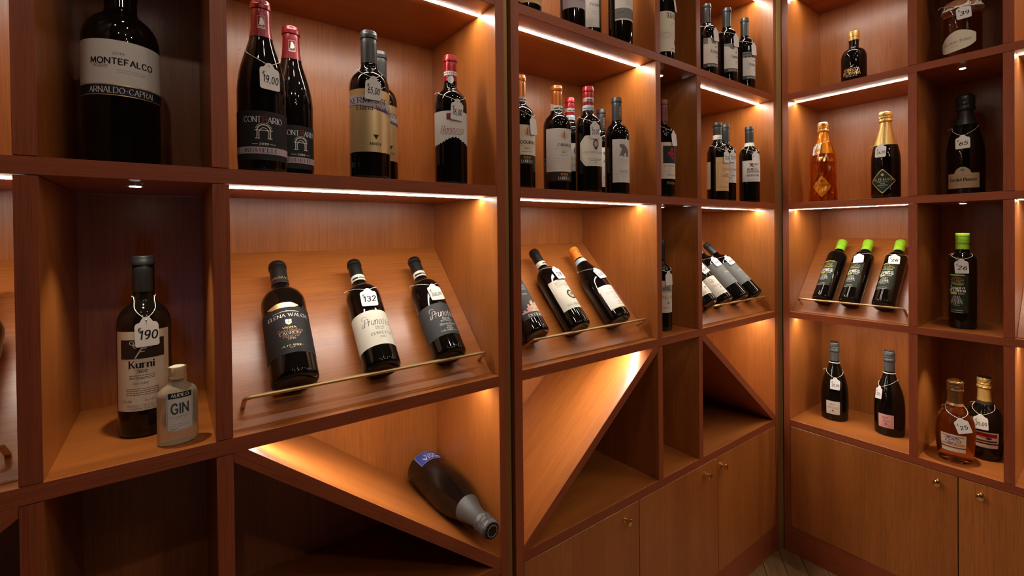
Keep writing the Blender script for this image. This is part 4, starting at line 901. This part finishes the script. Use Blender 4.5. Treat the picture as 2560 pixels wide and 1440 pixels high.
def flat_put(quads, mat, off, name='lettering'):
    m = MB()
    for q in quads: m.add([(x_, -math.sqrt(max(0, 1-(x_/.0275)**2))*.0196-off, z_) for x_, z_ in q], [tuple(range(len(q)))])
    obj(name, m, mat, gl_)
flat_put(frameq(-.0162, .0238, .0162, .0800, .0004), 'paper_midgrey', .0002, 'border'); flat_put(rectq(-.0150, .0735, .0150, .0822, 6), 'paper_black', .0003, 'banner')
flat_put(text_quads('AUDEO', 0, .0758, .0046, 'bold', .0230), 'whiteprint', .0005); flat_put(text_quads('GIN', .0, .0500, .0150, 'sansb', .0220), 'paper_charcoal', .0003)
flat_put(text_quads('Dry', .001, .0405, .0090, 'script', .013), 'paper_beige', .0003); flat_put(micro(0, .0445, .03, .0009, b.rnd)+micro(0, .0330, .02, .0009, b.rnd)+micro(0, .0300, .024, .0009, b.rnd)+micro(-.008, .0262, .009, .0016, b.rnd), 'paper_midgrey', .0003, 'small_print')
# --- racks of the left unit
b = Bottle('wine_bottle', 'broad bottle with black label and gold crest, leftmost on the left rack', 'bottle', on_rack(.8844, .0405, .041, 1.0), 'bordeaux', .0405, .284, group=GR)
b.capsule('black', .80); b.put(b.cap, text_quads('WALCH ELENA WALCH', 0, 0, .0055, 'serif', .055), -12, .233, 1, 'foilprint', .0012)
def el(t): a = abs(t); return (0, 1+.10*max(0, 1-(a/.26)**2) if a < .26 else 1)
l = b.lab(-13, 118, .0415, .1440, 'black', el, n=64)
q = [[(-.20, .98), (.20, .98), (.28, 1.03), (-.30, 1.03)], [(-.30, 1.03), (.28, 1.03), (.14, 1.09), (-.10, 1.09)]]
l.pic(q, 'foil_gold').t('ELENA WALCH', .80, .070, 'serif', 'whiteprint', .06, .72).q(lineq([(-.20, .875), (.03, .890), (.26, .875)], .006)+discq(.04, .89, .012), 'foilprint')
l.pic([[(0, .70), (.10, .70), (.10, .62), (.05, .58), (0, .62)]], 'foilprint').pic(rectq(.01, .65, .045, .66)+rectq(.055, .64, .09, .65)+lineq([(.05, .59), (.05, .70)], .008), 'black').t('VIGNA', .525, .036, 'serif', 'foilprint', .05, .22, 3).t('Castel Ringberg', .465, .055, 'script', 'orange', .05, .42).t('LAGREIN', .405, .055, 'serif', 'silver', .05, .34).t('Riserva', .345, .055, 'script', 'orange', .05, .26).t('2016', .29, .045, 'serif', 'silver', .06, .13).t('-ALTO ADIGE-', .145, .035, 'serif', 'foilprint', .05, .36).lines([.10], .08, .014, 'silver', .05)
b.band(.2250, .2262, 'paper_charcoal', 'capsule_band', o=.0011)
def prunotto(lab, x, sk, dark):
    b = Bottle('wine_bottle', lab, 'bottle', on_rack(x, .0367, .0375, sk), 'bordeaux', .0367, .287, group=GR)
    b.capsule('black', .835); b.band(.2240, .2395, 'paper_ivory', text=micro(-.004, -.0045, .016, .011, b.rnd)+micro(.012, -.003, .018, .006, b.rnd), th=-20)
    l = b.lab(-12, 108, .0385, .1225, 'charcoal' if dark else 'ivory'); c = 'whiteprint' if dark else 'ink'; x0 = .10
    l.t('Prunotto', .665, .20, 'script', c, x0, .66)
    l.q(ringq(x0-.28, .78, .07, .078, 12, .5, 3.6)+lineq([(x0-.35, .66), (x0-.38, .56), (x0-.30, .60)], .010), c)
    l.t('Barolo', .495, .075, 'script', c, x0+.02, .22)
    if dark: l.lines([.425, .395], .34, .016, c, x0+.02).t('Riserva Bussia', .315, .075, 'script', c, x0+.02, .46).t('2013', .235, .035, 'serif', c, x0+.04, .14).t('VIGNA', .18, .038, 'serif', c, x0+.04, .20, 3).t('COLONNELLO', .115, .045, 'serif', c, x0+.02, .50, 3)
    else: l.lines([.425], .2, .022, c, x0+.02).t('CERRETTA', .315, .07, 'sans', c, x0+.04, .52, 4).t('2017', .205, .05, 'italic', c, x0+.04, .16)
    return b
b = prunotto('bottle with cream script label in the middle of the left rack', 1.0458, 1.2, False)
price_tag(b, 'price tag reading 132 on the cream script label bottle', -3, .1745, .205, .043, .034, '132', -7, 0, ts=.013)
b = prunotto('bottle with grey script label at the right of the left rack', 1.199, .9, True)
price_tag(b, 'price tag reading 260,00 on the grey script label bottle', -1, .1720, .205, .043, .034, '260,00', 6, -3, ts=.009)
b = Bottle('wine_bottle', 'bottle lying at the picture edge on the far left rack, mostly out of view', 'bottle', on_rack(.4660, .037, .0375, 0), 'bordeaux', .037, .288, group=GR); b.capsule('black', .80); b.lab(-10, 100, .04, .13, 'cream')
b = Bottle('sparkling_wine_bottle', 'big dark magnum with blue label lying neck outwards on the diagonal board', 'bottle', frame(Vector((1.2555, .297, -.3155)), Vector((0, -1, 0)), Vector((0, 0, 1))), 'champagne', .0480, .337, group=GW)
b.foil('greyfoil', .69, .865, 1.22, .03)
m = MB(); m.lathe([(.3371, .0125), (.3380, .0125), (.3380, .0115), (.3371, .0115)], 26); obj('cap_ring', m, 'paper_lav', b.rt)
b.put(b.body, [], 0, 0, 1, 'ink', 0) if 0 else None
l = b.lab(-4, 46, .006, .0590, 'blue', lambda t: (0, 1-.10*(1-abs(t))*0), n=24)
l.q(frameq(-.69, .03, .69, .97, .012, 8), 'ltblue').t('MAIA', .70, .26, 'sans', 'whiteprint', .0, .88).t('MERLEA', .43, .15, 'bold', 'whiteprint', .0, .56).lines([.22], .6, .035, 'ltblue').lines([.12], .3, .03, 'ltblue')
# --- first rack of the middle unit
b = Bottle('wine_bottle', 'bottle with charcoal label and coloured patches cut by the upright on the first middle rack', 'bottle', on_rack(1.4493, .037, .049, .5), 'bordeaux', .037, .288, group=GR); b.capsule('black', .80)
l = b.lab(2, 60, .0365, .165, 'charcoal'); l.t('DI FILIPPO', .055, .060, 'serif', 'whiteprint', .06, .44)
rr = random.Random(12); cols_ = {'tan': [], 'pink': [], 'beige': [], 'cream': []}
for i in range(14):
    for j in range(8):
        x_, v = -.26+i*.042, .13+j*.034
        if v < .13+.23*math.exp(-((x_-.06)/.20)**2)+.04*math.sin(i*2.1): cols_[('pink' if x_ < -.05 else rr.choice(list(cols_)))].extend(rectq(x_, v, x_+.043, v+.035))
for k_, q in cols_.items(): l.pic(q, k_, 'colour_patches')
l.lines([.80, .775, .75, .725, .70, .675], .30, .012, 'silver', -.05).t('2019', .56, .03, 'serif', 'silver', -.02, .12)
b = Bottle('wine_bottle', 'bottle with cream label and round emblem on the first middle rack', 'bottle', on_rack(1.5968, .037, .0475, 1.0), 'bordeaux', .037, .288, group=GR)
b.capsule('black', .83); b.band(.2225, .2380, 'paper_ivory', text=micro(.006, -.004, .026, .009, b.rnd), th=5)
l = b.lab(-11, 54, .0485, .1475, 'ivory'); l.t('MONTEFALCO', .885, .075, 'serif', 'midgrey', .06, .46).t('SAGRANTINO', .80, .075, 'serif', 'midgrey', .06, .46).lines([.735], .42, .010, 'midgrey', .05).lines([.67], .12, .02, 'beige', .10)
l.pic(discq(.16, .455, .155, .155, 24), 'dgreen').pic(ringq(.16, .455, .105, .112, 20), 'whiteprint').pic(discq(.16, .455, .095, .095, 18), 'white').pic(discq(.14, .46, .06, .045)+lineq([(.10, .40), (.22, .50)], .05), 'orange').pic(lineq([(.17, .52), (.22, .42)], .03)+lineq([(.20, .54), (.25, .46)], .02), 'blue').t('SCACCIADIAVOLI', .12, .058, 'serif', 'ink', .08, .50).lines([.06], .2, .012, 'ink', .06)
price_tag(b, 'price tag reading 28 on the bottle with round emblem', 2, .190, .214, .043, .033, '28', 12, -3, '', ts=.012)
b = Bottle('wine_bottle', 'burgundy shaped bottle with orange capsule on the first middle rack', 'bottle', on_rack(1.7595, .039, .0475, 1.5), 'burgundy', .039, .288, group=GR)
b.capsule('orange', .845); b.band(.2225, .2385, 'paper_ltblue', text=micro(.0, -.004, .03, .008, b.rnd), tc='paper_white2'); b.put(b.cap, text_quads('L', 0, -.004, .009, 'serif')+micro(0, -.012, .012, .003, b.rnd), 4, .262, 1, 'ink', .0012)
l = b.lab(-8, 46, .0262, .1080, 'white2'); l.q(rectq(-.385, -.005, .385, .03, 8), 'tan').t('ACHELO', .66, .11, 'serif', 'tan', .06, .52, 3).t('la', .82, .05, 'serif', 'midgrey', .08, .07).lines([.54], .16, .02, 'midgrey', .10).lines([.46], .36, .012, 'midgrey', .08).lines([.40], .14, .018, 'midgrey', .10).pic(discq(.10, .24, .025, .035)+lineq([(.06, .26), (.14, .26)], .014), 'tan').t('La Braccesca', .14, .04, 'serif', 'midgrey', .10, .24)
price_tag(b, 'price tag on the burgundy shaped bottle with orange capsule', -8, .174, .196, .042, .031, '25,00', 6, -5, ts=.009)
# --- second rack of the middle unit
def rack4(lab, x, sk, along=.048):
    b = Bottle('wine_bottle', lab, 'bottle', on_rack(x, .0366, along, sk), 'bordeaux', .0366, .287, group=GR); b.capsule('charcoal', .80); return b
b = rack4('bottle with white label showing a small bird, leftmost on the second middle rack', 2.2384, 0)
l = b.lab(-26, 56, .0285, .1100, 'ivory'); l.q(lineq([(-.2, .50), (.3, .56)], .008), 'midgrey').pic(discq(.16, .33, .045, .03)+lineq([(.12, .34), (.22, .36)], .02)+lineq([(.17, .25), (.17, .33)], .012), 'dgreen').lines([.12, .08], .4, .02, 'midgrey', .05)
b = rack4('bottle with cream script label and round seal, second on the second middle rack', 2.3442, 0)
l = b.lab(-46, 44, .0220, .1010, 'ivory')
l.pic(ringq(.02, .80, .06, .10, 12)+ringq(.10, .74, .05, .08, 10)+ringq(.04, .70, .03, .06, 10), 'beige').t('Chateau', .50, .13, 'script', 'red', .08, .46).pic(discq(.22, .33, .035, .04), 'midgrey').t('BOLGHERI', .13, .05, 'serif', 'midgrey', .08, .36)
price_tag(b, 'price tag on the cream script label bottle of the second middle rack', -37, .1600, .190, .043, .028, '18,00', -26, 0, ts=.008)
def grey4(lab, x, sk, along, tl):
    b = rack4(lab, x, sk, along); l = b.lab(-26, 66, .0580, .1665, 'midgrey')
    l.t('ELENA', .86, .045, 'serif', 'ivory', .14, .22).t('CORNELL', .50, .045, 'serif', 'ivory', .12, .26).lines([.55], .1, .016, 'foilprint', .12).lines([.16], .12, .016, 'ivory', .12)
    price_tag(b, tl, -25, .187, .214, .043, .028, '38,00', -24, 0, ts=.008); return b
grey4('bottle with plain grey label, third on the second middle rack', 2.4592, 0, .048, 'price tag on the third bottle of the second middle rack')
grey4('bottle with plain grey label against the side panel on the second middle rack', 2.5691, -2.5, .050, 'price tag on the bottle nearest the side panel of the second middle rack')
